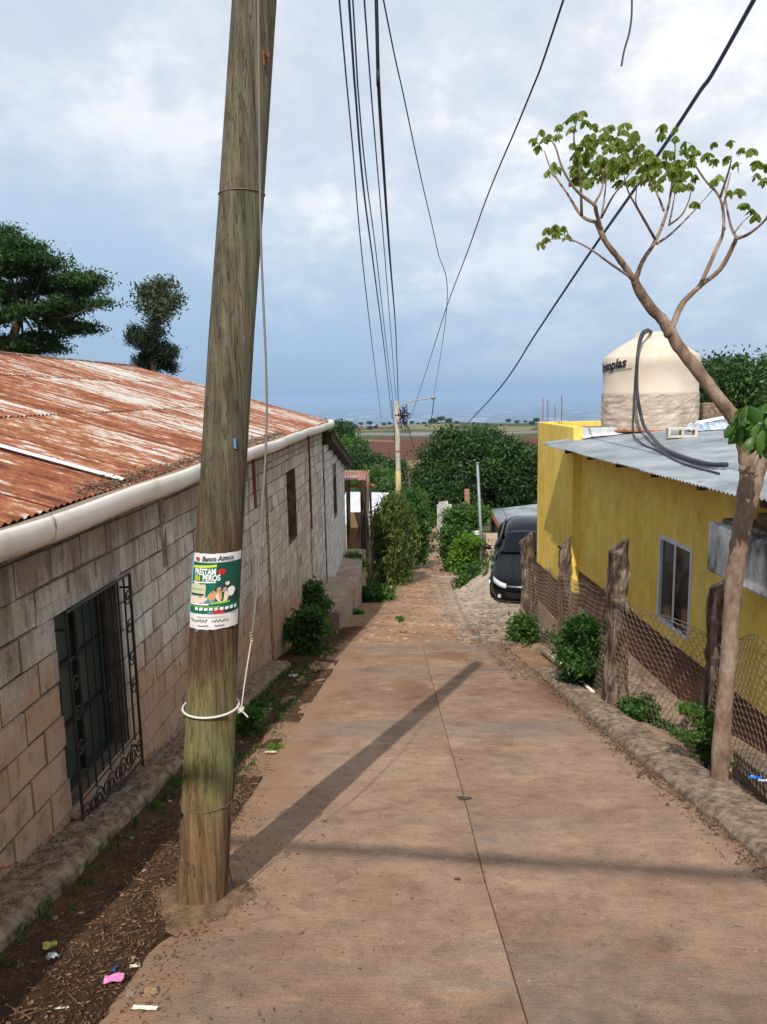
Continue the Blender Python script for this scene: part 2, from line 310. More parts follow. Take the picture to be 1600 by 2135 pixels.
MAT=dict(block=blockmat(),roof=roofmat(),road=roadmat(),soil=groundmat(),pole=polemat(),yellow=yellowmat(),zinc=zincmat(),
 mortar=G('mortar',(.07,.050,.036),(.17,.13,.10),8,bs=.8,bd=.01,bscale=60),
 brown=G('brown_paint',(.075,.030,.018),(.13,.058,.036),4,rough=.7),
 cement=G('cement',(.11,.075,.052),(.32,.24,.175),14,bs=1.0,bd=.02,bscale=22,rough=.95,detail=10),
 cement_grey=G('weathered_cement',(.11,.11,.105),(.80,.79,.76),3.2,ms=(1,1,.5),bs=.6,bd=.01,bscale=24,rough=.95,c3=None,lo=.36,hi=.6),
 plaster=G('blue_grey_plaster',(.40,.44,.45),(.58,.60,.60),5,bs=.5),
 found=G('foundation',(.30,.20,.13),(.45,.34,.25),3,bs=.7,bd=.015,bscale=20),
 pvc=G('pvc',(.50,.42,.34),(.70,.63,.55),5,ms=(1,.5,1),bs=.12,c3=(.76,.70,.62),lo=.25,hi=.62,rough=.45,spec=.45),
 white=G('white_paint',(.62,.62,.60),(.80,.80,.78),5,bs=.1,rough=.5),
 darkmetal=G('black_iron',(.012,.014,.013),(.035,.035,.03),20,rough=.55,bs=.2,bd=.002),
 dark=plain('dark_interior',(.010,.010,.010),.9),
 glassg=plain('green_dark_glass',(.035,.055,.045),.35,0,.3),
 glass=plain('window_glass',(.010,.012,.014),.06,0,.8),
 wood=G('grey_wood',(.035,.022,.015),(.17,.115,.08),16,ms=(1,1,.10),bs=1.0,bd=.03,c3=(.36,.30,.24),lo=.36,hi=.66),
 rafter=G('rafter_wood',(.03,.018,.012),(.08,.05,.035),9),
 tank=G('tank_plastic',(.56,.47,.37),(.66,.57,.47),2.2,bs=.12,rough=.5,spec=.45,bscale=4,bd=.01),
 tankdirty=G('tank_render',(.36,.28,.22),(.62,.54,.45),4,ms=(1,1,3),bs=.9,bd=.02,bscale=7),
 redclay=G('red_clay',(.30,.085,.04),(.42,.16,.08),6),
 hose=plain('black_pipe',(.035,.038,.045),.5),
 cable=plain('cable_black',(.012,.013,.018),.6), cableblue=plain('cable_blue',(.035,.055,.13),.5),
 cablegrey=plain('cable_grey',(.17,.16,.14),.7),
 rope=plain('white_cord',(.62,.58,.52),.6),
 bark=G('smooth_bark',(.10,.062,.042),(.24,.165,.12),11,ms=(1,1,.5),bs=.9,bd=.012,c3=(.38,.30,.24),lo=.3,hi=.7,detail=10),
 barkdark=G('dark_bark',(.045,.032,.022),(.12,.09,.065),7,ms=(1,1,.4),bs=.7,bd=.02),
 concpole=G('pole_concrete',(.30,.27,.21),(.42,.38,.30),3,bs=.3),
 yellowpost=plain('yellow_post_paint',(.46,.36,.16),.8),
 wire=plain('galvanised_wire',(.17,.13,.10),.6,.2),
 carpaint=plain('car_paint',(.003,.0035,.006),.10,0,.22), carglass=plain('car_glass',(.002,.003,.006),.03,0,.35),
 chrome=plain('chrome',(.75,.77,.8),.15,1), lamp=plain('headlight_glass',(.55,.58,.6),.12,0,.8), tyre=plain('tyre_rubber',(.012,.012,.012),.9), plate=plain('number_plate',(.6,.62,.65),.5),
 blackplastic=plain('black_plastic',(.012,.012,.012),.5),
 stone=G('rubble_stone',(.16,.12,.09),(.36,.29,.23),7,bs=.7,tint=.35),
 stonewarm=G('earthy_stone',(.20,.13,.09),(.40,.28,.20),7,bs=.7,tint=.35),
 litter=G('dry_litter',(.06,.032,.018),(.20,.12,.07),9,tint=.75,bs=0),
 rust=G('rust_paint',(.16,.05,.03),(.30,.11,.06),6),
 lgreen=leafmat('leaf_mango',(.012,.032,.009),(.045,.10,.022),.25,.45,(.10,.17,.04)),
 lbig=leafmat('leaf_rain_tree',(.012,.034,.010),(.042,.10,.020),.3,.6,(.075,.15,.03)),
 lgrey=leafmat('leaf_slim_tree',(.028,.042,.018),(.085,.11,.05),.3,.6,(.10,.115,.06)),
 lpine=leafmat('leaf_cypress',(.008,.018,.008),(.022,.040,.016),.15,.6),
 lfresh=leafmat('leaf_fresh',(.035,.085,.016),(.085,.17,.03),.4,.45,(.14,.24,.05)),
 llime=leafmat('leaf_lime',(.07,.15,.02),(.15,.28,.03),.45,.45,(.22,.36,.05)),
 lweed=leafmat('leaf_weed',(.018,.06,.012),(.06,.15,.028),.4,.5,(.12,.23,.045)),
 lcroton=leafmat('leaf_croton',(.03,.07,.016),(.13,.18,.04),.35,.4,(.46,.42,.13)),
 lplum=leafmat('leaf_compound',(.09,.135,.025),(.22,.28,.06),.55,.45,(.34,.40,.11)),
 lfar=leafmat('leaf_far',(.016,.032,.014),(.04,.07,.026),.2,.7),
)
# ---------------------------------------------------------------- terrain
PY=[-40,0,18,22,42,60,80,120,200,400,800,880,1500,3000,6000,90000]
PZ=[5.9,-1.76,-5.216,-5.85,-8.3,-10.5,-12.2,-14,-16.5,-23,-31,-35,-120,-400,-520,-520]
def prof(y): return np.interp(y,PY,PZ)
def _h(x,y,s): return np.sin(x*s*1.3+y*s*.7+1.1)*np.sin(y*s*1.1-x*s*.5+2.3)+.5*np.sin(x*s*2.9+.3)*np.sin(y*s*2.3+1.7)
def gz(x,y):
    x=np.asarray(x,float);y=np.asarray(y,float)
    z=prof(y)
    n=_h(x,y,3.1)*.012+_h(x,y,9.)*.006
    rd=(x>-1.15)&(x<1.9)&(y<12.3)
    z=z+np.where(rd,-.06,n+.0)
    pit=np.clip((x-2.15)/.5,0,1)*np.clip((11-y)/3,0,1)*.32
    z=z-np.where(y<14,pit,0)
    drv=np.clip((x-1.2)/1.5,0,1)*np.clip((y-14)/6,0,1)*np.clip((26-y)/2,0,1)
    z=z+drv*np.clip(y-19.5,0,5)*.30
    z=z+np.where(y>60,_h(x,y,.02)*np.clip((y-60)/100,0,1)*1.6,0)
    z=z-np.where(y>60,np.clip(x-60,0,900)*.02*np.clip((y-60)/300,0,1)*(y<1500),0)
    return z
# ---------------------------------------------------------------- ground sheet
def pathc(y): return np.interp(y,[12,17,24,33,42,60],[.35,.5,.62,.78,.9,1.45])
def pathw(y): return np.interp(y,[12,17,24,33,42,60],[1.6,1.35,1.0,.62,.5,.5])
def albedo(x,y):
    c=np.empty(x.shape+(3,)); n=_h(x,y,.9)*.5+.5*_h(x,y,2.7); f=_h(x,y,.035)
    def put(mask,col,var=.12):
        m=mask if mask.dtype!=bool else mask.astype(float)
        m=m[...,None]; cc=np.array(col)*(1+var*np.clip(n,-1,1))[...,None]
        c[...]=c*(1-m)+cc*m
    c[...]=np.array((.075,.085,.035))
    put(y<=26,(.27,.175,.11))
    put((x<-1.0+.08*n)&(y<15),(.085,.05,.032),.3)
    put((x>1.95)&(y<14),(.36,.255,.18))
    d=np.abs(x-pathc(y))-pathw(y)+.12*n
    put(np.clip(.5-d*3,0,1)*(y>11)*(y<75),(.34,.215,.14),.3)
    put(np.clip((x+y*.35-5.9+.4*n),0,1)*(y>11.5)*(y<27)*np.clip(x-.3,0,1),(.40,.33,.27),.2)
    far=(y>60)
    put(far&(y<150),(.05,.075,.03))
    r=x/np.maximum(y,1)
    rows=(np.sin((x*.86+y*.5)*1.1)>.1)
    put((y>135+f*6)&(y<205+x*.15)&(r>-.075),(.30,.225,.105))
    put((y>135+f*6)&(y<205+x*.15)&(r>-.075)&rows,(.11,.085,.04))
    put((y>205+x*.15)&(y<430+f*12),(.115,.048,.034),.06)
    put((y>330)&(y<345+f*8)&(r<-.02),(.24,.13,.08))
    put((y>430+f*12)&(y<520),(.07,.085,.04))
    put((y>455+f*6)&(y<485+f*6),(.22,.20,.19))
    fs=_h(x,y,.011); put((y>520)&(y<=930),(.175,.165,.085),.05); put((y>520)&(y<=930)&(fs>.25),(.10,.055,.04)); put((y>520)&(y<=930)&(fs<-.45),(.06,.08,.035))
    p=_h(x,y,.0011)+.6*_h(x,y,.0037)
    put(y>930,(.045,.065,.04),.0); put((y>930)&(p>.35),(.24,.23,.17),0); put((y>2500)&(_h(x+900,y,.0023)>.9),(.6,.6,.6),0)
    return c
ys=np.concatenate([np.arange(-8,30,.12),np.geomspace(30.2,50000,185)])
sv=np.linspace(-1,1,241); B=4.5
Xg=np.array([np.maximum(60,1.2*y)*np.sinh(B*sv)/np.sinh(B) for y in ys]); Yg=np.repeat(ys[:,None],241,1)
Zg=gz(Xg,Yg)
a,b=Xg.shape; idx=np.arange(a*b).reshape(a,b)
F=np.stack([idx[:-1,:-1],idx[:-1,1:],idx[1:,1:],idx[1:,:-1]],-1).reshape(-1,4)
V=np.stack([Xg,Yg,Zg],-1).reshape(-1,3)
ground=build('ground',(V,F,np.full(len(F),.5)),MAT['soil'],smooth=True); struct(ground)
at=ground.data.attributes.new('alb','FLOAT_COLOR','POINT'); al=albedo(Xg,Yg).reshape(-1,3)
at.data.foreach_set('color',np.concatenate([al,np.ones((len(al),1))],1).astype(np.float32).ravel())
# concrete lane: two slabs with the dirt-filled joint between them
def jx(y): return np.interp(y,[-6,2.45,3.61,4.94,7.67,12.5],[.62,.37,.32,.29,.20,.06])
def rx(y): return np.interp(y,[-6,3.8,5.05,7.0,11.9,13],[2.2,1.83,1.74,1.63,1.43,1.38])
def lx(y): return np.interp(y,[-6,2.8,3.5,5,8,12.5],[-1.25,-1.12,-1.05,-1.32,-1.52,-1.5])
for side in (0,1):
    m=MB(); P=[]
    yy=np.arange(-6,12.75,.08)
    for y in yy:
        row=[]
        x0,x1=(lx(y)+(.06 if y<5 else .025)*_h(0,y,2.2)+(.035 if y<5 else .02)*_h(1,y,7)+rng.uniform(-.005,.005),jx(y)-.0035) if side==0 else (jx(y)+.0035,rx(y)+.03*_h(2,y,4))
        for k in range(14):
            x=x0+(x1-x0)*k/13; yb=y
            if y>11.5: yb=11.5+(y-11.5)*(1+.55*_h(x,0,1.7)+.25*_h(x,3,5.))
            row.append((x,yb,prof(yb)+.004*_h(x,yb,1.3)))
        P.append(row)
    P=np.array(P); m.grid(P)
    top=P.copy()
    for edge in (P[:,0],P[:,-1]):
        m.grid(np.stack([edge,edge-np.array([0,0,.08])],1))
    e=P[-1]; m.grid(np.stack([e,e-np.array([0,0,.08])],1))
    o=build('road',m,MAT['road'],smooth=True); struct(o)
m=MB(); m.grid([[(jx(y)-.02,y,prof(y)-.012+.004*_h(3,y,9)),(jx(y)+.02,y,prof(y)-.012+.004*_h(3,y,9))] for y in np.arange(-6,12.5,.05)])
o=build('dirt_joint',m,G('joint_dirt',(.07,.04,.025),(.16,.10,.065),20,bs=.5)); struct(o)
def worn(px,py,r,seed):
    d=ray(px,py); t=1.
    for _ in range(80): p=d*t; t=max(.5,t-(float(prof(p[1]))-p[2])*.8/(abs(d[2])+.25)*1.0)
    c=d*t; m=MB(); rr=np.random.default_rng(seed); n=26; pts=[]
    for k in range(n):
        a=6.283*k/n; q=r*(1+.25*math.sin(3*a+seed)+rr.uniform(-.15,.15)); x,y=c[0]+q*math.cos(a),c[1]+q*.75*math.sin(a); pts.append((x,y,prof(y)+.007+.004*_h(x,y,1.3)))
    m.add(pts,[tuple(range(n))]); o=build('worn_patch',m,G('worn_concrete',(.05,.035,.025),(.15,.11,.08),60,bs=1,bd=.01)); struct(o)
worn(967,1665,.045,1); worn(962,1585,.014,2); worn(955,1833,.016,4)
# ---------------------------------------------------------------- helpers for block walls
def blockwall(m,T,u0,u1,ztop,zbot,ztf=None,zbf=None,openings=(),course=.2,bl=.4,small=None,d=.0,off=0):
    z=ztop; r=off
    while z>zbot:
        c=course; ll=bl
        if small and z>small[0]: c,ll=small[1],small[2]
        z1=z-c; u=u0-(ll/2 if r%2 else 0)-rng.uniform(0,.04)
        while u<u1:
            ua,ub=max(u,u0),min(u+ll,u1); u+=ll
            if ub-ua<.03: continue
            segs=[(ua,ub)]
            for (oa,ob,oz0,oz1) in openings:
                if z1<oz1-.02 and z>oz0+.02:
                    ns=[]
                    for (p,q) in segs:
                        if q<=oa or p>=ob: ns.append((p,q))
                        else:
                            if p<oa: ns.append((p,oa))
                            if q>ob: ns.append((ob,q))
                    segs=ns
            for p,q in segs:
                mid=(p+q)/2
                if ztf and z1+c*.5>ztf(mid): continue
                if zbf and z<zbf(mid)-.1: continue
                g=.0075+rng.uniform(-.002,.004); dd=d+.010+rng.uniform(-.004,.005); tl=rng.uniform(-.005,.005,4)
                a_,b_,lo,hi=p+g,q-g,z1+g,z-g
                if b_-a_<.02: continue
                b4=[T(a_,lo+tl[0],dd),T(b_,lo+tl[1],dd),T(b_,hi+tl[2],dd),T(a_,hi+tl[3],dd)]
                k4=[T(a_,lo,-.005),T(b_,lo,-.005),T(b_,hi,-.005),T(a_,hi,-.005)]
                m.add(b4+k4,[(0,1,2,3),(0,4,5,1),(1,5,6,2),(2,6,7,3),(3,7,4,0)],float(np.clip(rng.normal(.5,.2),0,1)))
        z=z1; r+=1
XW=-2.1
Tl=lambda u,v,d:(XW+d,u,v)
# ---------------------------------------------------------------- long block house, left
H=thing('block_house','long grey concrete block house with rusty zinc roof and white gutter along the lane','house',(XW,3.,-2.6))
ZE=-.62
wy0,wy1=atX(139,1300,XW+.085)[1]+.03,atX(277,1300,XW+.085)[1]-.06
WIN=(wy0,wy1,-2.42,-1.22); WIN2=(12.25,13.15,-2.42,-1.22)
m=MB()
blockwall(m,Tl,-4,10.45,-.62,-4.8,zbf=lambda y:prof(y)+.02,openings=[WIN])
blockwall(m,Tl,10.62,14.8,-.62,-6,zbf=lambda y:prof(y),openings=[WIN2],small=(-1.0,.1,.2))
blockwall(m,Tl,14.93,17.15,-.62,-6,zbf=lambda y:prof(y),small=(-1.0,.1,.2),off=1)
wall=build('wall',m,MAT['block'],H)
m=MB()
def slab(m,T,u0,u1,z0,z1,ops,th=.15):
    us=sorted({u0,u1,*[o[0] for o in ops],*[o[1] for o in ops]}); zs=sorted({z0,z1,*[o[2] for o in ops],*[o[3] for o in ops]})
    for i in range(len(us)-1):
        for j in range(len(zs)-1):
            um,zm=(us[i]+us[i+1])/2,(zs[j]+zs[j+1])/2
            if any(o[0]<um<o[1] and o[2]<zm<o[3] for o in ops): continue
            a_=[T(us[i],zs[j],-.004),T(us[i+1],zs[j],-.004),T(us[i+1],zs[j+1],-.004),T(us[i],zs[j+1],-.004)]
            m.add(a_,[(0,1,2,3)])
    for o in ops:
        q=[(o[0],o[2]),(o[1],o[2]),(o[1],o[3]),(o[0],o[3])]
        for k in range(4):
            p,r=q[k],q[(k+1)%4]; m.add([T(*p,.006),T(*r,.006),T(*r,-th),T(*p,-th)],[(0,1,2,3)])
slab(m,Tl,-4,17.17,-6.2,-.635,[WIN,WIN2])
m.add([(XW-.004,17.17,-6.2),(XW-7,17.17,-6.2),(XW-7,17.17,-.5),(XW-4.2,17.17,.62),(XW-.004,17.17,-.60)],[(0,1,2,3,4)])
m.add([(XW-.004,-4,-2),(XW-7,-4,-2),(XW-7,-4,-.5),(XW-4.2,-4,.62),(XW-.004,-4,-.60)],[(4,3,2,1,0)])
build('mortar',m,MAT['mortar'],H)
# cast concrete posts between the bays and the lintel over the near window
for (y0,y1) in ((10.47,10.60),(14.81,14.92)):
    m=MB(); m.box((XW-.02,(y0+y1)/2,-3.3),(.07,y1-y0,5.4),jit=.006); build('concrete_post',m,MAT['cement'],H)
m=MB(); m.box((XW+.004,(wy0+wy1)/2-.1,WIN[3]+.04),(.03,wy1-wy0+.25,.09),jit=.006); build('lintel',m,MAT['block'],H)
m=MB(); m.box((XW-.01,6.15,-1.0),(.05,.13,.75),jit=.004); build('concrete_post',m,MAT['cement'],H)
# near window: frame, panes, grille
def leafscroll(y,z,r,turns,sg,mb,rr=.006,X=XW+.085):
    pts=[]
    for k in range(16*turns+1):
        t=k/(16*turns); rad=r*(1-.75*t); a=sg*t*turns*2*math.pi*.75
        pts.append((X,y+rad*math.cos(a)*sg,z+rad*math.sin(a)))
    mb.tube(pts,rr,5)
o_=WIN; yc=(o_[0]+o_[1])/2
m=MB()
for (y,z,sy,sz) in ((o_[0]+.02,(o_[2]+o_[3])/2,.04,o_[3]-o_[2]),(o_[1]-.02,(o_[2]+o_[3])/2,.04,o_[3]-o_[2]),(yc,(o_[2]+o_[3])/2,.035,o_[3]-o_[2]-.08),(yc,o_[2]+.02,o_[1]-o_[0]-.08,.04),(yc,o_[3]-.02,o_[1]-o_[0]-.08,.04)):
    m.box((XW-.11,y,z),(.04,sy,sz))
for z in (o_[2]+.4,o_[2]+.8): m.box((XW-.112,yc,z),(.03,o_[1]-o_[0]-.08,.02))
win=build('window',m,MAT['darkmetal'],H)
m=MB()
for k in range(2):
    for j in range(3):
        ya=o_[0]+.04+k*(o_[1]-o_[0]-.08)/2; yb=ya+(o_[1]-o_[0]-.08)/2
        m.box((XW-.13,(ya+yb)/2,o_[2]+.2+j*.4),(.006,yb-ya-.01,.36),tint=.5)
build('pane',m,MAT['glassg'],win)
m=MB(); X=XW+.085; za,zb=o_[2]-.16,o_[3]+.02; ya,yb=o_[0]-.03,o_[1]+.06
for y in (ya,yb): m.tube([(X,y,za-.05),(X,y,zb)],.011,6)
for z in (za,zb): m.tube([(X,ya,z),(X,yb,z)],.010,6)
nb=9
for k in range(1,nb):
    y=ya+(yb-ya)*k/nb; m.tube([(X,y,za+.20+.05*(k%2)),(X,y,zb)],.0075,6)
m.tube([(X,ya,za+.22),(X,yb,za+.22)],.006,5)
for k in range(5):
    y=ya+(yb-ya)*(k+.5)/5
    leafscroll(y-.06,za+.11,.075,2,1,m); leafscroll(y+.06,za+.11,.075,2,-1,m)
for k in range(4):
    leafscroll(yb-.05,zb-.15-.22*k,.06,2,1 if k%2 else -1,m); leafscroll(ya+.05,za+.35+.2*k,.05,2,-1 if k%2 else 1,m)
for z in (za+.1,zb-.1):
    for y in (ya,yb): m.tube([(X,y,z),(XW,y,z)],.009,5)
leafscroll(yc+.05,(za+zb)/2-.02,.05,2,1,m)
build('window_grille',m,MAT['darkmetal'],H)
m=MB(); o2=WIN2
m.box((XW-.14,(o2[0]+o2[1])/2,(o2[2]+o2[3])/2),(.01,o2[1]-o2[0]-.004,o2[3]-o2[2]-.004)); w2=build('window',m,MAT['dark'],H)
# zinc roof: overlapping corrugated sheets with rust, each sheet its own tint
def corr(m,O,eu,ev,en,lu,lv,pitch=.076,amp=.009,tint=.5,nv=2):
    nu=int(lu/pitch*6); P=[]
    for i in range(nu+1):
        u=lu*i/nu; h=amp*math.sin(2*math.pi*u/pitch)
        P.append([O+eu*u+ev*(lv*j/(nv-1))+en*h for j in range(nv)])
    m.grid(P,tint)
XE,XR=-1.955,-6.3; ZEE=-.575; ZR=.70
sl=np.array((XR-XE,0,ZR-ZEE)); LS=np.linalg.norm(sl); sl/=LS; nrm=np.array((-sl[2],0,sl[0])); nrm=nrm if nrm[2]>0 else -nrm
m=MB(); y=-5.; k=0
while y<17.3:
    wd=.82; 
    for j,(a0,a1) in enumerate(((0,LS*.36),(LS*.34,LS*.70),(LS*.68,LS+.02))):
        O=np.array((XE,y+rng.uniform(-.01,.01),ZEE))+sl*(a0+rng.uniform(-.03,.02)*(j>0))+nrm*(.012*j+.006*(k%2)+rng.uniform(0,.006))
        t=float(np.clip(rng.normal(.5,.24),0,1))
        if 5.2<y<6.0 and j==0: t=.12
        if 7.0<y<7.9 and j<2: t=.1
        if y<5.0 and j==0: t=.15
        ln=min(wd+.05,17.42-y)
        if ln>.1: corr(m,O,np.array((0,1.,0)),sl,nrm,ln,a1-a0,tint=t)
    y+=wd; k+=1
roof=build('roof',m,MAT['roof'],H,smooth=True)
m=MB(); s2=np.array((4.,0,-1.25)); s2/=np.linalg.norm(s2)
corr(m,np.array((XR,-5.,ZR)),np.array((0,1.,0)),np.array((-s2[0],0,s2[2])),np.array((-.3,0,.95)),22.4,4.6,tint=.5)
m.tube([(XR,-5,ZR+.02),(XR,17.4,ZR+.02)],.05,8)
build('back_roof',m,MAT['roof'],H,smooth=True)
m=MB(); O=np.array((XE,5.05,ZEE+.035)); m.grid([[O+sl*.02,O+sl*LS*.5],[O+sl*.02+np.array((0,.05,.012)),O+sl*LS*.5+np.array((0,.05,.012))],[O+sl*.02+np.array((0,.10,0)),O+sl*LS*.5+np.array((0,.10,0))]])
build('ridge_strip',m,MAT['white'],H)
# gutter of split pipe, with joints and straps
m=MB(); yj=[-4.5]
GX,GZ,GR=-1.915,-.625,.092
segs=np.arange(-4.5,17.5,2.75)
for i,y0 in enumerate(segs):
    y1=min(y0+2.78,17.36); r=GR+.003*(i%2); P=[]
    for yv in np.linspace(y0,y1,24):
        sag=.008*math.sin(yv*1.1)+.006*math.sin(yv*2.9); row=[]
        for q in range(19):
            th=math.radians(-205+ q*(250/18)); row.append((GX+r*math.cos(th),yv,GZ+sag+r*math.sin(th)))
        for q in range(18,-1,-1):
            th=math.radians(-205+ q*(250/18)); row.append((GX+(r-.005)*math.cos(th),yv,GZ+sag+(r-.005)*math.sin(th)))
        P.append(row)
    m.grid(P)
m.tube([(GX,17.33,GZ),(GX,17.37,GZ)],GR+.002,20)
gut=build('gutter',m,MAT['pvc'],H,smooth=True)
for y in segs[1:]:
    m=MB()
    for q in range(12):
        a=math.radians(-110+q*14); b=math.radians(-110+(q+1)*14); R=GR+.004
        m.add([(GX+R*math.cos(a),y,GZ+R*math.sin(a)),(GX+R*math.cos(a),y+.008,GZ+R*math.sin(a)),(GX+R*math.cos(b),y+.008,GZ+R*math.sin(b)),(GX+R*math.cos(b),y,GZ+R*math.sin(b))],[(0,1,2,3)])
    build('gutter_joint',m,MAT['cablegrey'],gut)
# rafters and dark wall plate under the eave
m=MB(); m.box((XW+.03,6.6,-.63),(.06,21.5,.05))
for y in np.arange(-3.5,17.3,1.3): m.box((XW-.03,y,-.62),(.16,.06,.05))
build('rafter',m,MAT['rafter'],H)
for y,z0,z1 in ((9.7,-.75,-1.42),(14.86,-.7,-2.6)):
    m=MB(); m.tube([(XW+.03,y,z0),(XW+.03,y+.02,z1)],.02,6); build('iron_stub',m,MAT['rust'],H)
# ---------------------------------------------------------------- second, lower house beyond it
H2=thing('block_house','pale block annex with stepped wall top and dark sloping rafter beyond the long house','house',(XW,19,-5.4))
ztf=lambda y:-1.0-(y-17.25)*.21
W3=(18.95,19.75,-3.0,-1.75)
m=MB(); Tl2=lambda u,v,d:(XW+.02+d,u,v)
blockwall(m,Tl2,17.25,21.9,-.9,-6.4,ztf=ztf,zbf=lambda y:prof(y),openings=[W3])
build('wall',m,G('pale_block',(.42,.41,.38),(.60,.58,.54),5,bs=.7,bscale=40,tint=.15,rough=.95),H2)
m=MB(); slab(m,Tl2,17.2,21.92,-7,-2.05,[W3],.15)
m.add([Tl2(17.2,-2.05,-.004),Tl2(21.92,-2.05,-.004),Tl2(17.2,-1.1,-.004)],[(0,1,2)])
m.add([(XW+.016,21.92,-7),(XW-5,21.92,-7),(XW-5,21.92,-2),(XW+.016,21.92,-2.05)],[(0,1,2,3)])
build('mortar',m,MAT['mortar'],H2)
m=MB(); m.box((XW-.13,(W3[0]+W3[1])/2,(W3[2]+W3[3])/2),(.01,.796,1.246)); build('window',m,MAT['dark'],H2)
m=MB(); e=[(XW+.22,17.2,-.83),(XW+.22,22.3,-1.93)]
for dx0,dx1,th,up in ((.12,.28,.13,0),):
    m.hexa([(XW-.05,17.2,-.96),(XW+.22,17.2,-.96),(XW+.22,22.2,-2.03),(XW-.05,22.2,-2.03)],[(XW-.05,17.2,-.84),(XW+.22,17.2,-.84),(XW+.22,22.2,-1.91),(XW-.05,22.2,-1.91)])
m.hexa([(XW-5,17.2,-.86),(XW+.2,17.2,-.85),(XW+.2,22.2,-1.92),(XW-5,22.2,-1.92)],[(XW-5,17.2,-.80),(XW+.26,17.2,-.80),(XW+.26,22.3,-1.87),(XW-5,22.3,-1.87)])
build('roof',m,MAT['rafter'],H2)
# ---------------------------------------------------------------- plinth, ledge
def strip(name,f,y0,y1,dy,mat,label,cat,rough=.012):
    m=MB(); P=[]
    for y in np.arange(y0,y1+1e-6,dy):
        xa,xb,zt,zb=f(y); R_=lambda:rng.uniform(-rough,rough); sg=1 if xb>xa else -1; w__=abs(xb-xa); row=[(xa,y,zt-.02)]+[(xa+(xb-xa)*t,y,zt+R_()) for t in (.12,.3,.48,.64,.78)]+[(xb-sg*.035+R_()*.4,y,zt-.012+R_()*.5),(xb+R_()*.4,y,zt-.045),(xb+sg*.012+R_()*.4,y,(zt+zb)/2),(xb+sg*.014,y,zb)]
        P.append(row); continue
        row=[(xa,y,zt),(xa+(xb-xa)*.3,y,zt+rng.uniform(-rough,rough)),(xa+(xb-xa)*.6,y,zt+rng.uniform(-rough,rough)),(xb-.03+rng.uniform(-rough,rough),y,zt+rng.uniform(-rough,rough)),(xb+rng.uniform(-rough,rough),y,zt-.035),(xb+.01+rng.uniform(-rough,rough),y,(zt+zb)/2-.01),(xb+.01,y,zb)]
        P.append(row)
    m.grid(P)
    m.add(list(P[0])+[(P[0][0][0],y0,P[0][-1][2])],[tuple(range(len(P[0])+1))]); n=len(P)-1
    m.add(list(P[n])+[(P[n][0][0],P[n][0][1],P[n][-1][2])],[tuple(range(len(P[0]),-1,-1))])
    return tag(build(name,m,mat,smooth=False),label,cat)
strip('plinth',lambda y:(XW+.01,-1.80+.03*_h(0,y,1.),prof(y)+.085,prof(y)-.2),-4,10.2,.06,MAT['cement'],'rough cement plinth running along the foot of the long block wall','plinth',.010)
m=MB()
m.box((-1.81,16.0,-4.95),(.56,3.0,1.5),jit=.02); m.box((-1.81,19.9,-5.45),(.58,4.7,1.9),jit=.02)
tag(build('raised_walkway',m,G('walkway',(.24,.17,.12),(.38,.30,.24),2.5,bs=.7,bd=.01,bscale=20,rough=.95),bevel=.02),'stepped raised cement walkway beside the far end of the block house','walkway')
# ---------------------------------------------------------------- right kerb wall
def kx(y): return np.interp(y,[-4,3.8,5.05,7.0,8.5,12],[.48,.42,.36,.30,.26,.2])
strip('kerb_wall',lambda y:(rx(y)+kx(y),rx(y)-.02+.02*_h(2,y,1.1)+.006*_h(1,y,6),prof(y)+.09+.02*_h(4,y,.8)+.008*_h(1,y,5),prof(y)-.1),-5,9.6,.06,MAT['cement'],'rough concrete kerb along the right edge of the lane below the wire fence','kerb',.010)
# ---------------------------------------------------------------- foliage tools
def leaves(C,D,size,aspect=.45,name=None,fold=.25,tint=None):
    """C centres (n,3), D leaf directions (n,3), size (n,) -> V,F,T of folded leaf quads"""
    n=len(C); D=D/(np.linalg.norm(D,axis=1,keepdims=True)+1e-9)
    R=rng.normal(size=(n,3)); S_=np.cross(D,R); S_/=np.linalg.norm(S_,axis=1,keepdims=True)+1e-9; N=np.cross(S_,D)
    s=np.broadcast_to(np.asarray(size,float),(n,))[:,None]
    a=C-D*s*.5; d=C+D*s*.5; l=C-S_*s*aspect*.5+N*s*fold*.3-D*s*.05; r=C+S_*s*aspect*.5+N*s*fold*.3-D*s*.05
    V=np.stack([a,r,d,l],1).reshape(-1,3); i=np.arange(n)[:,None]*4
    F=np.concatenate([i+np.array([[0,1,2]]),i+np.array([[0,2,3]])],1).reshape(-1,3)
    t=rng.uniform(0,1,n) if tint is None else tint
    return V,F,np.repeat(t,2)
def leaves6(C,D,size,aspect=.5,tint=None,curl=.25):
    n=len(C); D=D/(np.linalg.norm(D,axis=1,keepdims=True)+1e-9)
    R=rng.normal(size=(n,3)); S_=np.cross(D,R); S_/=np.linalg.norm(S_,axis=1,keepdims=True)+1e-9; N=np.cross(S_,D)
    s=np.broadcast_to(np.asarray(size,float),(n,))[:,None]; w_=s*aspect*.5
    a=C-D*s*.5; e=C+D*s*.5-N*s*curl; m1=C-D*s*.18; m2=C+D*s*.22-N*s*curl*.35
    V=np.stack([a,m1+S_*w_*.85-N*s*.06,m2+S_*w_-N*s*.08,e,m2-S_*w_-N*s*.08,m1-S_*w_*.85-N*s*.06,m1+N*s*.02,m2+N*s*.0],1).reshape(-1,3)
    i=np.arange(n)[:,None]*8
    T_=[(0,1,6),(1,2,6),(2,7,6),(2,3,7),(3,4,7),(4,6,7),(4,5,6),(5,0,6)]
    F=np.concatenate([i+np.array([t]) for t in T_],1).reshape(-1,3)
    t=rng.uniform(0,1,n) if tint is None else tint
    return V,F,np.repeat(t,8)
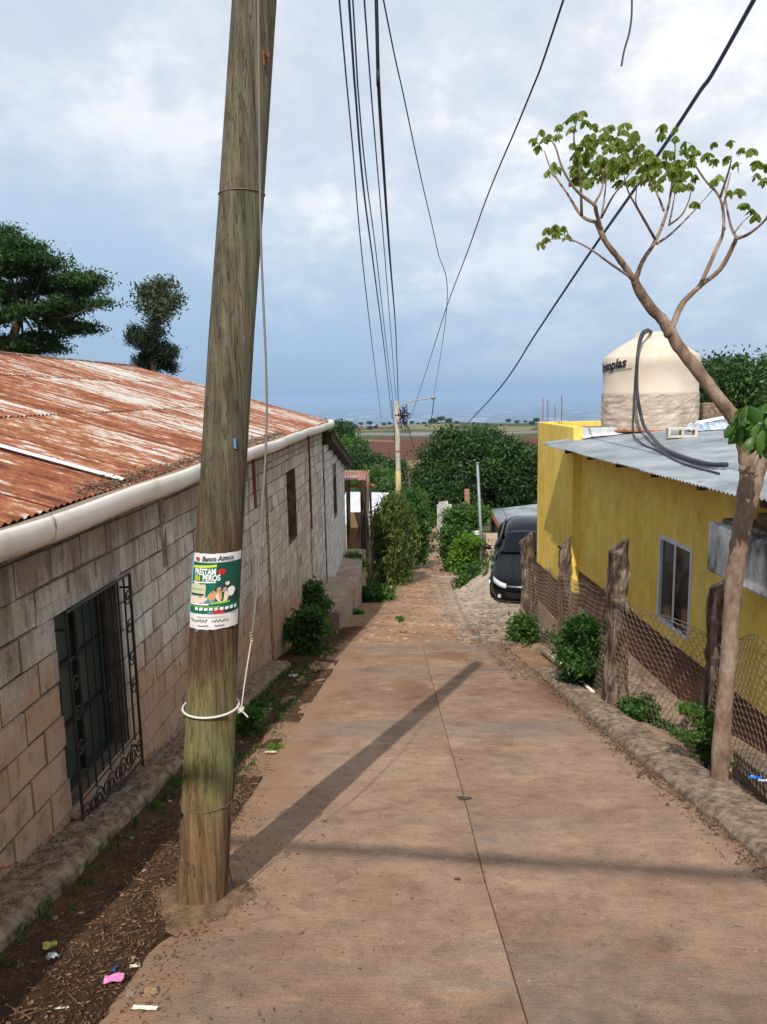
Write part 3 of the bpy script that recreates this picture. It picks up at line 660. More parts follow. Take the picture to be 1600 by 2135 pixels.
def merge(parts):
    V=[];F=[];T=[];o=0
    for v,f,t in parts: V.append(v);F.append(f+o);T.append(t);o+=len(v)
    return np.concatenate(V),np.concatenate(F),np.concatenate(T)
def clumps(blobs,n,csz,size,aspect=.45,per=40,shell=.75,droop=.25,flat=1.0,outw=.6,tj=.3,lump=6):
    if lump:
        nb=[]
        for (x,y,z,a,b,c) in blobs:
            nb.append((x,y,z,a*.72,b*.72,c*.72))
            for _ in range(lump):
                u=rng.normal(size=3); u/=np.linalg.norm(u); k=rng.uniform(.24,.46); o=rng.uniform(.62,.86)
                nb.append((x+u[0]*a*o,y+u[1]*b*o,z+u[2]*c*o,a*k,b*k,c*k))
        blobs=nb
    """leaf clumps spread through ellipsoid blobs (cx,cy,cz,rx,ry,rz)"""
    B=np.array(blobs,float); vol=(B[:,3]*B[:,4]*B[:,5])**.67; w_=vol/vol.sum()
    k=max(1,n//per); bi=rng.choice(len(B),k,p=w_)
    d=rng.normal(size=(k,3)); d/=np.linalg.norm(d,axis=1,keepdims=True)
    rr=shell+(1-shell)*rng.uniform(-1.5,1,k); rr=np.clip(rr,.15,1.02)
    cc=B[bi,:3]+d*B[bi,3:]*rr[:,None]
    ct=np.clip(rng.normal(.45,.22,k),0,1)
    C=np.repeat(cc,per,0)+rng.normal(size=(k*per,3))*csz*np.array([1,1,flat*.7])
    dd=np.repeat(d,per,0)*outw+rng.normal(size=(k*per,3))*.7; dd[:,2]-=droop
    t=np.clip(np.repeat(ct,per)+rng.normal(0,tj*.5,k*per),0,1)
    return leaves(C,dd,size*rng.uniform(.6,1.25,k*per),aspect,tint=t)
def pxblobs(Y,L_,dy=1.0,jy=.4):
    out=[]
    for (x,y,rx,ry) in L_:
        Yj=Y+rng.uniform(-jy,jy); c=atY(x,y,Yj); s=Yj/FPX; out.append((c[0],c[1],c[2],rx*s,rx*s*dy,ry*s))
    return out
# ---------------------------------------------------------------- yellow house, right
KX=.079
def Q(x0,y,z): return np.array((x0-KX*y,y,z))
YW,YA,YE=3.80,3.66,3.20      # wall line, tower face line, eave line
Yc=atL(1122,900,YA)[1]; Yt=atL(1196,900,YA)[1]; ztop=atL(1124,880,YA)[2]
print('tower',Yc,Yt,ztop)
zb=(atL(1190,1181,YW)[2]+atL(1457,1375,YW)[2])/2; print('band',atL(1190,1181,YW),atL(1457,1375,YW),atL(1590,1465,YW))
print('eave',atL(1160,930,YE),atL(1530,1035,YE)); 
wa,wb,wc,wd_=[atL(*p,YW) for p in ((1376,1112),(1445,1146),(1372,1291),(1439,1342))]; print('win',wa,wb,wc,wd_)
YH=thing('yellow_house','yellow painted house with dark brown lower band and grey corrugated roof','house',(YW-.8,10,-4))
def plate(m,x0,y0,y1,z0,z1,th=.02,ops=()):
    ys_=sorted({y0,y1,*[o[0] for o in ops],*[o[1] for o in ops]}); zs=sorted({z0,z1,*[o[2] for o in ops],*[o[3] for o in ops]})
    for i in range(len(ys_)-1):
        for j in range(len(zs)-1):
            ym,zm=(ys_[i]+ys_[i+1])/2,(zs[j]+zs[j+1])/2
            if any(o[0]<ym<o[1] and o[2]<zm<o[3] for o in ops): continue
            a,b=ys_[i],ys_[i+1]; m.add([Q(x0,a,zs[j]),Q(x0,b,zs[j]),Q(x0,b,zs[j+1]),Q(x0,a,zs[j+1])],[(0,1,2,3)])
    for o in ops:
        q=[(o[0],o[2]),(o[1],o[2]),(o[1],o[3]),(o[0],o[3])]
        for k in range(4):
            p,r=q[k],q[(k+1)%4]; m.add([Q(x0,*p),Q(x0,*r),Q(x0+.14,*r),Q(x0+.14,*p)],[(0,1,2,3)])
ZEV=(atL(1160,930,YE)[2]+atL(1530,1035,YE)[2])/2; ZB=zb; ZF=zb-.62
Wy0,Wy1=min(wb[1],wa[1]),max(wb[1],wa[1]); Wz1=(wa[2]+wb[2])/2; Wz0=(wc[2]+wd_[2])/2
WOP=[(Wy0,Wy1,Wz0,Wz1)]
Y0=4.2
m=MB(); plate(m,YW,Y0,Yt+.2,ZB,ZEV+.03,ops=WOP)
m.add([Q(YW,Y0,-5),Q(YW+5,Y0,-5),Q(YW+5,Y0,-.5),Q(YW,Y0,ZEV+.03)],[(3,2,1,0)])
m.add([Q(YW,Yc-.3,-5.6),Q(YW+5,Yc-.3,-5.6),Q(YW+5,Yc-.3,-.75),Q(YW,Yc-.3,-.75)],[(0,1,2,3)])
build('wall',m,MAT['yellow'],YH)
def bandz(y): return ZB
m=MB()
m.add([Q(YW-.004,Y0,ZF),Q(YW-.004,Yt,ZF-.1),Q(YW-.004,Yt,ZB),Q(YW-.004,Y0,ZB)],[(0,1,2,3)])
build('painted_band',m,MAT['brown'],YH)
m=MB(); P=[]
for y in np.arange(Y0,Yt+.01,.25): P.append([Q(YW-.01+rng.uniform(-.004,.004),y,ZF+.015),Q(YW-.03+rng.uniform(-.01,.01),y,ZF-.25),Q(YW-.05+rng.uniform(-.01,.01),y,ZF-1.6)])
m.grid(P); build('foundation',m,MAT['found'],YH)
# tower end
T_=MB()
zbt=atL(1150,1200,YA)[2]; print('tower band z',zbt)
a0,a1=Yt,Yc
def boxw(m,x0,x1,y0,y1,z0,z1,tint=.5):   # box aligned with the house
    m.hexa([Q(x0,y0,z0),Q(x1,y0,z0),Q(x1,y1,z0),Q(x0,y1,z0)],[Q(x0,y0,z1),Q(x1,y0,z1),Q(x1,y1,z1),Q(x0,y1,z1)],tint)
boxw(T_,YA,YA+.16,a0,a1,zbt,ztop); boxw(T_,YA+.16,YA+4.5,a1-.16,a1,-5.6,ztop-.0)
build('tower_wall',T_,MAT['yellow'],YH,bevel=.012)
m=MB(); boxw(m,YA-.004,YA+.16,a0-.002,a1+.002,zbt-.75,zbt-.001); build('painted_band',m,MAT['brown'],YH)
m=MB(); boxw(m,YA-.02,YA+.18,a0,a1+.01,-6,zbt-.752); build('foundation',m,MAT['found'],YH)
m=MB(); boxw(m,YA+.163,YA+4.5,a0+.02,a0+.18,-3.,ztop-.02); build('parapet',m,MAT['plaster'],YH,bevel=.01)
m=MB(); boxw(m,YA+.163,YA+4.5,a0+.19,a1-.17,-1.6,ztop-.09); build('flat_roof',m,MAT['cement'],YH)
# rods standing on the corner
for (x,y,h,Y) in ((1132,872,46,a1-.1),(1142,872,40,a1-.25),(1157,873,30,a1-.5),(1171,873,50,a1-.6)):
    m=MB(); p=atY(x,y+6,Y); s=Y/FPX; m.tube([p,p+np.array((.005,0,h*s*.6)),p+np.array((-.004,.01,h*s+.02))],.008,6); build('steel_rod',m,MAT['rust'],YH)
# corrugated roof resting against the tower
SLP=.12
ev=np.array((1.,KX,0)); ev/=np.linalg.norm(ev); ev=ev+np.array((0,0,SLP)); ev/=np.linalg.norm(ev)
eu=np.array((-KX,1,0)); eu/=np.linalg.norm(eu); en=np.cross(ev,eu); en=en if en[2]>0 else -en
m=MB(); y=4.6; k=0; yend=Yt-.03
while y<yend:
    ln=min(.86,yend-y+.0)
    if y+.8>=yend: ln=yend-y
    O=Q(YE,y,ZEV)-ev*(rng.uniform(-.02,.04))+en*(.004*(k%2))
    corr(m,O,eu,ev,en,ln+.03,3.4,tint=float(rng.uniform(.2,.8)),amp=.010); y+=.8; k+=1
zr=build('roof',m,MAT['zinc'],YH,smooth=True)
# one corner of a sheet running past the tower's face
m=MB(); O=Q(YE-.0,yend-.05,ZEV+.01); corr(m,O,eu,ev,en,.42,.46,tint=.6); build('roof_corner',m,MAT['zinc'],YH,smooth=True)
m=MB(); O=Q(YE+.25,5.2,ZEV+.09)
for q in range(3): corr(m,O+en*.035*q-ev*.06*q,eu,ev,en,.95,1.1,tint=.8)
build('roof_patch',m,MAT['zinc'],YH,smooth=True)
for y in np.arange(5.0,yend,1.15):
    m=MB(); O=Q(YE+.05,y,ZEV-.07); m.hexa([O+p for p in (np.zeros(3),ev*3,ev*3+eu*.07,eu*.07)],[O+p+np.array((0,0,.055)) for p in (np.zeros(3),ev*3,ev*3+eu*.07,eu*.07)]); build('rafter',m,MAT['rafter'],YH)
m=MB(); O=Q(YA+.15,a0-.06,0); P=[]
for u in np.linspace(0,3.2,24):
    z=ZEV+.045+(u+.46)*SLP+.01*math.sin(u*9); p=Q(YA+.15+u,a0,0); P.append([(p[0],a0-.10-KX*0,z),(p[0],a0-.02,z+.015),(p[0],a0+.016,z+.035)])
m.grid(P); build('flashing',m,MAT['white'],YH)
def roofpt(px,py,dz=0.):
    d=ray(px,py); O=Q(YE,8,ZEV); t=(en@O)/(en@d); return d*t+en*dz
# window of two sliding panes
fw=MB(); yc=(Wy0+Wy1)/2; zc=(Wz0+Wz1)/2; t=.05
def wb_(m,y,z,sy,sz,dx=.02,sx=.05): boxw(m,YW+dx-.03,YW+dx-.03+sx,y-sy/2,y+sy/2,z-sz/2,z+sz/2)
wb_(fw,Wy0+t/2,zc,t,Wz1-Wz0); wb_(fw,Wy1-t/2,zc,t,Wz1-Wz0); wb_(fw,yc,Wz1-t/2,Wy1-Wy0-2*t,t); wb_(fw,yc,Wz0+t/2,Wy1-Wy0-2*t,t)
wb_(fw,yc+.02,zc,.05,Wz1-Wz0-2*t,.035); wb_(fw,yc-.05,zc,.035,Wz1-Wz0-2*t,.05)
wf=build('window',fw,G('pvc_frame',(.52,.55,.60),(.62,.65,.70),4,bs=0,rough=.35,spec=.5),YH,bevel=.004)
for sgn in (-1,1):
    pm=MB(); hw=(Wy1-Wy0)/2-t-.03; wb_(pm,yc+sgn*(hw/2+.02),zc,hw,Wz1-Wz0-2*t,.045+.01*sgn,.006); build('pane',pm,MAT['glass'],wf)
m=MB(); boxw(m,YW+.30,YW+.32,Wy0-.3,Wy1+.3,Wz0-.3,Wz1+.3); build('room_lining',m,MAT['dark'],YH)
m=MB(); cw=[]; # curtain behind the nearer pane
for q in range(14):
    y=Wy0+.12+q*.02; cw.append([Q(YW+.10+.012*(q%2),y,Wz0+.06),Q(YW+.10+.012*(q%2),y,Wz1-.06)])
m.grid(cw); build('curtain',m,plain('curtain',(.20,.24,.33),.9),YH)
# ---------------------------------------------------------------- things on the roof
Yk=13.45; kc=atY(1353,890,Yk); kr=94*Yk/FPX; kz=ztop-.085
kh=lambda py: atY(1353,py,Yk-kr*.2)[2]-kz
tk=thing('water_tank','beige round plastic water tank with cone top standing on the flat roof','water tank',(kc[0],Yk,kz))
hS=kh(745); hM=kh(822); hT=kh(694); print('tank',kr,hM,hS,hT)
m=MB(); m.lathe([(kr*.99,hM+.0),(kr*1.0,hM+.02),(kr*.985,hM+.05),(kr*.985,hS*.86),(kr,hS*.9),(kr*.995,hS),(kr*.975,hS+.02),(kr*.66,hS+(hT-hS)*.5),(kr*.36,hT-.07),(kr*.35,hT-.07),(kr*.35,hT),(kr*.33,hT+.012),(0.001,hT+.02)],(kc[0],Yk,kz),64)
build('body',m,MAT['tank'],tk,smooth=True,angle=30)
m=MB(); pr=[(kr*1.0,0.02)]
for q in range(12): pr.append((kr*(1.0+.004*(q%2)),.02+(hM-.02)*(q+1)/12))
pr+= [(kr*.985,hM+.005)]
m.lathe(pr,(kc[0],Yk,kz),64); m.v=[(x+rng.uniform(-.006,.006),y+rng.uniform(-.006,.006),z) for x,y,z in m.v]
build('rendered_base',m,MAT['tankdirty'],tk)
m=MB(); m.lathe([(0.001,.0),(kr*1.05,.0),(kr*1.05,.022),(kr*.98,.03)],(kc[0],Yk,kz),40); build('base_pad',m,MAT['redclay'],tk)
def text_obj(txt,mapf,size,mat,parent,name='lettering',off=0.0,shear=0,ext=.0,xs=1.0,align='LEFT'):
    cu=bpy.data.curves.new(name,'FONT'); cu.body=txt; cu.size=size; cu.offset=off; cu.shear=shear; cu.align_x=align; cu.resolution_u=3
    o=bpy.data.objects.new('tmp_text',cu); COL.objects.link(o); dg=bpy.context.evaluated_depsgraph_get(); dg.update()
    me=bpy.data.meshes.new_from_object(o.evaluated_get(dg)); bpy.data.objects.remove(o)
    vs=[mapf(v.co.x*xs,v.co.y) for v in me.vertices]; fs=[tuple(p.vertices) for p in me.polygons]
    m=MB(); m.add(vs,fs); bpy.data.meshes.remove(me)
    return build(name,m,mat,parent)
th0=math.atan2(-1,0)-math.radians(100)
def tkmap(u,v):
    th=th0+u/kr; z=hS*.80+v+u*.12; R=kr*1.004; return (kc[0]+R*math.cos(th),Yk+R*math.sin(th),kz+z)
text_obj('Rotoplas',lambda u,v:tkmap(u,v),.21,MAT['cable'],tk,'lettering',.008,.2)
m=MB(); m.tube([tkmap(u,-.06+.02*math.sin(u*3)) for u in np.linspace(.35,.85,14)],.005,4); build('underline',m,MAT['cable'],tk)
# pipes hanging from the tank's mouth
def pipe(name,pts,r,mat,label,cat,n=8,group=None):
    m=MB(); m.tube(catmull(pts,8),r,n); return tag(build(name,m,mat,smooth=True),label,cat,group)
pp=lambda x,y,Y: atY(x,y,Y)
yf=Yk-kr-.03
pipe('water_hose',[pp(1360,694,Yk-.2),pp(1350,688,Yk-.45),pp(1337,700,Yk-.62),pp(1330,740,Yk-.86),pp(1328,790,yf-.05),pp(1331,835,yf-.12),pp(1342,885,yf-.25),roofpt(1360,924,.10),roofpt(1385,945,.06),roofpt(1430,963,.045),roofpt(1480,977,.045),roofpt(1516,981,.06)],.027,MAT['hose'],'thick black hose looping from the tank top down onto the corrugated roof','hose')
pipe('thin_hose',[pp(1352,692,Yk-.3),pp(1342,700,Yk-.6),pp(1333,730,Yk-.86),pp(1325,790,yf-.02),pp(1322,850,yf-.05),pp(1321,895,yf-.1),roofpt(1325,918,.05),roofpt(1345,932,.025),roofpt(1370,942,.022),roofpt(1420,968,.022),roofpt(1500,992,.022)],.012,MAT['hose'],'thin pipe running down beside the thick hose on the tank','pipe')
def cinder(px,py,Y,rot,label,w=.4,d=.2,h=.145):
    c=roofpt(px,py,.012); m=MB(); R=Matrix.Rotation(rot,3,'Z'); wl=.035
    def bb(cx,cy,cz,sx,sy,sz): m.box(c+np.array(R@Vector((cx,cy,cz))),(sx,sy,sz),R)
    bb(0,0,wl/2,w,d,wl); bb(0,0,h-wl/2,w,d,wl)
    for x in (-w/2+wl/2,0,w/2-wl/2): bb(x,0,h/2,wl-.001,d-.002,h-2*wl)
    return tag(build('cinder_block',m,G('pale_cement',(.50,.45,.37),(.66,.61,.53),8,bs=.5),bevel=.006),label,'block')
cinder(1421,914,11.0,-.12,'pale hollow concrete block lying with its holes facing the lane on the corrugated roof')
m=MB(); c=atY(1482,862,Yk); m.box(c+np.array((0,0,-.1)),(.35,.3,.55),jit=.02); tag(build('parapet_stub',m,MAT['cement'],bevel=.02),'short pale cement stub on the flat roof just right of the water tank','stub')
m=MB(); P=[]
for q in range(20):
    p=roofpt(1442+q*4.6,902-q*.3,.02); P.append([p,p+np.array((0,.2,.06+.03*math.sin(q*2))),p+np.array((0,.5,.07+.03*math.cos(q*1.3)))])
m.grid(P); tag(build('plastic_sheet',m,G('blue_white_plastic',(.20,.32,.55),(.70,.74,.80),7,rough=.35,bs=.2)),'crumpled blue and white plastic sheet along the top edge of the corrugated roof','sheet')
# ---------------------------------------------------------------- weathered concrete trough beside the wall
tA=atL(1476,1092,3.42); tB=atL(1600,1125,3.42); tl=atL(1480,1195,3.42); tlb=atL(1600,1252,3.42)
print('trough',tA,tB,tl,tlb)
CT=thing('concrete_trough','weathered grey concrete trough built against the yellow wall behind the tree','trough',(2.9,6.5,-2.2))
m=MB(); zt=(tA[2]+tB[2])/2; z0=(tl[2]+tlb[2])/2; ya=tA[1]
boxw(m,3.42,YW-.005,4.7,ya,z0,zt); build('body',m,MAT['cement_grey'],CT,bevel=.03)
m=MB(); boxw(m,3.50,YW-.01,4.8,ya-.1,zt+.003,zt+.05); boxw(m,3.62,YW-.01,5.0,ya-.5,zt+.051,zt+.16); build('ledge',m,MAT['cement'],CT,bevel=.02)
# ---------------------------------------------------------------- low wall in the yard near the right edge
m=MB(); p0=atY(1528,1560,6.0); p1=atY(1600,1622,5.1); d=(p1-p0); q0=p0; q1=p0+d*3.2
nn=np.array((.14,0,0)); dz=np.array((0,0,-.9))
m.hexa([q1+dz,q1+nn+dz,q0+nn+dz,q0+dz],[q1,q1+nn,q0+nn,q0]); tag(build('low_wall',m,MAT['cement'],bevel=.015),'low cement wall with pale worn top in the yard at the right edge','wall')
# ---------------------------------------------------------------- wire fence on rough posts
FN=thing('wire_fence','sagging hexagonal wire fence on rough grey timber posts beside the lane','fence',(2.05,9,-3.6))
posts=[((1097,1118),(1112,1325),26,13.6),((1178,1128),(1176,1372),26,10.9),((1290,1136),(1284,1480),42,7.55),((1502,1215),(1482,1550),42,6.1)]
tops=[];bots=[]
for (t0,b0,wpx,Y) in posts:
    t_=atY(*t0,Y); b_=atY(*b0,Y); r=wpx/2*Y/FPX
    m=MB(); n=14; k=16; pts=[b_+(t_-b_)*i/k+rng.uniform(-.012,.012,3)*np.array((1,1,0)) for i in range(k+1)]; pts[0]=pts[0]-np.array((0,0,.25))
    rs=[r*(1.12-.12*i/k)*rng.uniform(.93,1.05) for i in range(k+1)]; m.tube(pts,rs,n,wob=.22)
    # slanting sawn top
    v=m.v[-n:] ; m.v[-n:]=[(x,y,z+(x-t_[0])*.75-abs(y-Y)*.25+rng.uniform(-.008,.008)) for x,y,z in v]
    build('post',m,MAT['wood'],FN); tops.append(t_);bots.append(b_)
# hexagonal mesh between the posts and beyond the tree
line=[(2.02,14.6),(2.03,13.6),(2.10,10.9),(2.0,7.5),(2.42,6.0),(2.30,5.0),(2.25,4.0),(2.3,3.0)]
ln=np.array(line); seg=np.linalg.norm(np.diff(ln,axis=0),axis=1); cum=np.concatenate([[0],np.cumsum(seg)])
def fl(s): return np.array((np.interp(s,cum,ln[:,0]),np.interp(s,cum,ln[:,1])))
def ftop(y): return np.interp(y,[3,5,6,7.5,8.8,10.9,12.2,13.6],[-1.62,-1.62,-1.98,-1.98,-2.20,-2.62,-2.80,-3.02])
def P3(s,h,H_):  # h 0..1
    x,y=fl(s); zt=ftop(y)-.05*math.sin(s*2.3)**2; zb_=prof(y)+.02+.0*H_
    return np.array((x-.03+.025*math.sin(s*3.1+h*4),y,zt+(zb_-zt)*h))
m=MB(); cw_=.080; ch=.07; nc=int(cum[-1]/cw_)
nr=20
for i in range(nc):
    for j in range(nr):
        s=i*cw_+(cw_/2 if j%2 else 0); h0=j/nr; h1=(j+.5)/nr; h2=(j+1)/nr; jt=rng.uniform(-.006,.006)
        a=P3(s+jt,h0,0); b=P3(s+jt,h1,0); c=P3(s+cw_/2,h2,0); d=P3(s-cw_/2,h2,0)
        for (p,q) in ((a,b),(b,c),(b,d)):
            m.tube([p,q],.0029,3,cap=False)
build('wire_mesh',m,MAT['wire'],FN)
m=MB(); m.tube([P3(s,0,0)+np.array((0,0,.004)) for s in np.arange(0,cum[-1],.1)],.0035,4); m.tube([P3(s,.02,0)+np.array((-.01,0,.01*math.sin(s*9))) for s in np.arange(0,cum[-1],.07)],.0028,4)
build('top_wire',m,MAT['wire'],FN)
# ---------------------------------------------------------------- dark car
CB=np.array((2.72,19.35,-5.56)); car=thing('parked_car','dark sedan parked nose out behind the yellow house corner','car',CB)
pit_=math.radians(9.5); Rc=Matrix.Rotation(math.radians(-11),3,'Z')@Matrix.Rotation(pit_,3,'X')
cs=1.02
def C3(x,y,z): return CB+np.array(Rc@Vector((x*cs,y*cs,z*cs)))
# stations along the car: y, half width, z bottom, z belt, z top, half width at top
st=[(0.00,.50,.26,.45,.50,.44),(.06,.70,.22,.52,.62,.60),(.22,.82,.20,.58,.70,.68),(.5,.87,.20,.66,.76,.66),(.9,.88,.22,.74,.84,.66),(1.25,.88,.24,.80,.91,.66),(1.42,.88,.24,.84,.96,.66),(1.75,.88,.25,.88,1.17,.64),(2.1,.88,.25,.90,1.36,.60),(2.5,.88,.25,.91,1.44,.58),(3.1,.88,.25,.92,1.43,.57),(3.6,.87,.26,.92,1.30,.56),(4.0,.86,.28,.92,1.08,.60),(4.4,.80,.32,.80,.94,.62),(4.5,.70,.36,.70,.80,.55)]
m=MB(); P=[]
for (y,hw,z0,zb2,zt2,ht) in st:
    half=[(hw*.80,z0),(hw*.97,z0+.03),(hw,(z0+zb2)/2),(hw*.985,zb2-.04),(hw*.95,zb2),((hw*.93+ht)/2,(zb2+zt2)/2+.01),(ht,zt2-.02),(ht*.55,zt2+.015),(0,zt2+.025)]
    row=[C3(-a,y+.10*(a/.88)**4*(1 if y<.3 else 0),z) for a,z in half]+[C3(a,y+.10*(a/.88)**4*(1 if y<.3 else 0),z) for a,z in half[-2::-1]]
    P.append(row)
m.grid(P); m.add(P[0],[tuple(range(len(P[0])))]); m.add(P[-1],[tuple(range(len(P[0])-1,-1,-1))])
body=build('body',m,MAT['carpaint'],car,smooth=True,subsurf=2)
def cpatch(name,pts,mat,off=.012,par=None,nx=8,sub=0):
    m=MB(); m.grid(pts); return build(name,m,mat,par or car,smooth=True,solid=.004)
# windscreen
P=[]
for k in range(9):
    u=k/8; y=1.44+(2.12-1.44)*u; zt2=.985+(1.375-.985)*u; hw=.70-.11*u
    P.append([C3(x*hw,y-.03-.05*(1-x*x)*1,zt2+.032-.055*x*x) for x in np.linspace(-1,1,11)])
cpatch('windscreen',P,MAT['carglass'])
for sx in (-1,1):
    P=[[C3(sx*(.895-.21*u),y,.93+.36*u*(1 if 1.9<y<3.4 else .5)) for u in np.linspace(0,1,4)] for y in np.linspace(1.75,3.8,10)]
    cpatch('side_glass',P,MAT['carglass'])
    m=MB(); P=[]
    for k in range(8):
        u=k/7; x=.42+.36*u; y=-.015+.30*u**2.2; P.append([C3(sx*x,y-.01,.56+.05*u),C3(sx*x,y-.028,.60+.05*u),C3(sx*x,y-.012,.64+.075*u),C3(sx*x,y+.05,.675+.075*u)])
    m.grid(P); build('headlight',m,MAT['lamp'],car,smooth=True,solid=.01)
    m=MB(); P=[C3(sx*.92,1.72,.96),C3(sx*1.00,1.70,.985)]; m.tube(P,.02,6); 
    c=C3(sx*1.06,1.70,1.02); RR=Rc
    m2=MB(); m2.lathe([(0.001,-.07),(.06,-.06),(.085,0),(.06,.06),(0.001,.07)],(0,0,0),14); m2.v=[tuple(c+np.array(Rc@Vector((x*1.35,y*.7,z)))) for x,y,z in m2.v]
    m.add(m2.v,m2.f); build('wing_mirror',m,MAT['blackplastic'],car,smooth=True)
    for yy_ in (.85,3.55):
        m=MB(); Pn=[]; c0=C3(sx*.80,yy_,.30)
        ax=np.array(Rc@Vector((1,0,0))); m.tube([c0-ax*.10,c0+ax*.10],.315,24); wh=build('wheel',m,MAT['tyre'],car,smooth=False,bevel=.02)
        m=MB(); m.tube([c0+ax*sx*.095,c0+ax*sx*.112],.20,18); build('rim',m,MAT['chrome'],wh)
    m=MB(); c0=C3(sx*.60,.035,.33); ay=np.array(Rc@Vector((0,1,0))); m.tube([c0-ay*.02,c0+ay*.05],.045,12); build('fog_lamp',m,MAT['lamp'],car)
P=[[C3(x,-.02+.10*abs(x/.6)**3,.575+.02*abs(x)),C3(x,-.035+.10*abs(x/.6)**3,.635+.02*abs(x))] for x in np.linspace(-.40,.40,13)]; cpatch('grille_bar',P,MAT['chrome'])
m=MB(); m.grid([[C3(x,-.012+.12*abs(x/.62)**3,.30),C3(x,-.03+.12*abs(x/.62)**3,.46)] for x in np.linspace(-.5,.5,11)]); build('lower_grille',m,MAT['blackplastic'],car,solid=.01)
m=MB(); m.hexa([C3(-.02,-.06,.36),C3(.14,-.06,.36),C3(.14,-.045,.36),C3(-.02,-.045,.36)],[C3(-.02,-.06,.50),C3(.14,-.06,.50),C3(.14,-.045,.50),C3(-.02,-.045,.50)]); 
build('number_plate',m,MAT['plate'],car)
m=MB(); m.grid([[C3(x,.0+.10*abs(x/.8)**4,.205),C3(x,-.03+.1*abs(x/.8)**4,.225)] for x in np.linspace(-.75,.75,15)]); build('bumper_lip',m,MAT['blackplastic'],car,solid=.01)
# ---------------------------------------------------------------- behind the car
BW=thing('block_wall','pale block wall with a cement end pillar standing left of the dark car','wall',(2.7,24.7,-6))
wl0=atY(1004,1112,24.7); 
m=MB(); Tb=lambda u,v,d:(u,24.7-d,v)
blockwall(m,Tb,wl0[0]+.14,wl0[0]+2.4,wl0[2],-6.6); build('blocks',m,G('rosy_block',(.40,.30,.23),(.56,.45,.37),4,bs=.6,bscale=30,tint=.2,rough=.95),BW)
m=MB(); m.box((wl0[0]+1.2,24.78,(wl0[2]-6.8)/2),(2.4,.15,6.8+wl0[2]-.02)); build('mortar',m,MAT['cement'],BW)
m=MB(); m.box((wl0[0]+.06,24.66,(wl0[2]-6.8)/2),(.13,.2,6.8+wl0[2]),jit=.02); build('pillar',m,MAT['cement'],BW)
m=MB(); m.box((wl0[0]-.12,24.6,wl0[2]+.03),(.28,.22,.09),jit=.02); build('capping',m,MAT['white'],BW)
gr=thing('roof_shelter','grey sheet roofed shelter with red frame edge behind the dark car','shelter',(4,28,-7))
c0,c1,c2,c3=atY(1023,1062,28.5),atY(1200,1041,28.5),atY(1200,1112,26.2),atY(1053,1112,26.2)
m=MB(); m.grid([[c0+(c1-c0)*u+((c3+(c2-c3)*u)-(c0+(c1-c0)*u))*v+np.array((0,0,.012*math.sin(v*90))) for v in np.linspace(0,1,60)] for u in (0,.5,1)]); build('roof',m,MAT['zinc'],gr,smooth=True,solid=.01)
m=MB(); dzz=np.array((0,0,-.09)); m.tube([c0+dzz,c3+dzz],.07,6); build('frame_beam',m,MAT['rust'],gr)
for p in (c0,c3,c1,c2):
    m=MB(); q=p+np.array((.1,0,-.12)); m.tube([q,(q[0],q[1],gz(q[0],q[1])-.1)],.05,8); build('post',m,MAT['rafter'],gr)
m=MB(); a_=atY(1026,1085,28.6); b_=atY(1060,1112,28.6); m.box(((a_+b_)/2+np.array((0,0,-.3))),(.7,.04,1.0)); build('panel',m,MAT['zinc'],gr)
# thin pole above the wall
m=MB(); p=atY(1003,1112,24.4); q=atY(996,966,24.4); m.tube([(p[0],p[1],-6.3),p,q],[.05,.05,.04],10); m.tube([q,q+np.array((0,0,.03))],[.07,.05],8)
tag(build('steel_pole',m,MAT['zinc'],smooth=True),'slender grey steel pole rising from the end of the block wall','pole')
# ---------------------------------------------------------------- the big wooden pole
pr_=[]
for (x,y,wd,Y) in ((422,1905,106,3.34),(420,1880,105,3.35),(435,1600,104,3.395),(449,1250,101,3.45),(465,1000,95,3.49),(483,700,93,3.54),(505,400,92.5,3.59),(531,0,92,3.65),(550,-300,90,3.7),(590,-900,88,3.8)):
    p=atY(x,y,Y); pr_.append((p,wd/2*(p@CF)/FPX))
PZs=np.array([p[0][2] for p in pr_]); PXs=np.array([p[0][0] for p in pr_]); PYs=np.array([p[0][1] for p in pr_]); PRs=np.array([p[1] for p in pr_])
def pax(z): return np.array((np.interp(z,PZs,PXs),np.interp(z,PZs,PYs),z)),float(np.interp(z,PZs,PRs))
zlo=prof(3.35)-.15; zhi=PZs[-1]
PO=thing('utility_pole','thick weathered wooden utility pole leaning over the near left of the lane','pole',(PXs[1],PYs[1],prof(3.35)))
m=MB(); P=[]; nn_=56
ph=rng.uniform(0,6.28,6)
for z in np.linspace(zlo,zhi,150):
    c,r=pax(z); row=[]
    for k in range(nn_+1):
        th=2*math.pi*(k%nn_)/nn_
        rr=r*(1+.010*math.sin(3*th+ph[0]+z*.4)+.006*math.sin(7*th+ph[1]+z*.9)+.010*math.sin(z*1.7+ph[2])+.004*math.sin(13*th+z*1.3))
        row.append((c[0]+rr*math.cos(th),c[1]+rr*math.sin(th),z))
    P.append(row)
m.grid(P); build('shaft',m,MAT['pole'],PO,smooth=True)
thc=math.atan2(-1,-.0)-.27   # angle facing the camera
thc=math.atan2(-PYs[1],-PXs[1])
def pm(th,z,off=.004):      # th degrees to the right as seen by the camera
    c,r=pax(z); a=thc+math.radians(th); return (c[0]+(r*1.012+off)*math.cos(a),c[1]+(r*1.012+off)*math.sin(a),z)
def zof(py): return atY(449,py,3.33)[2]
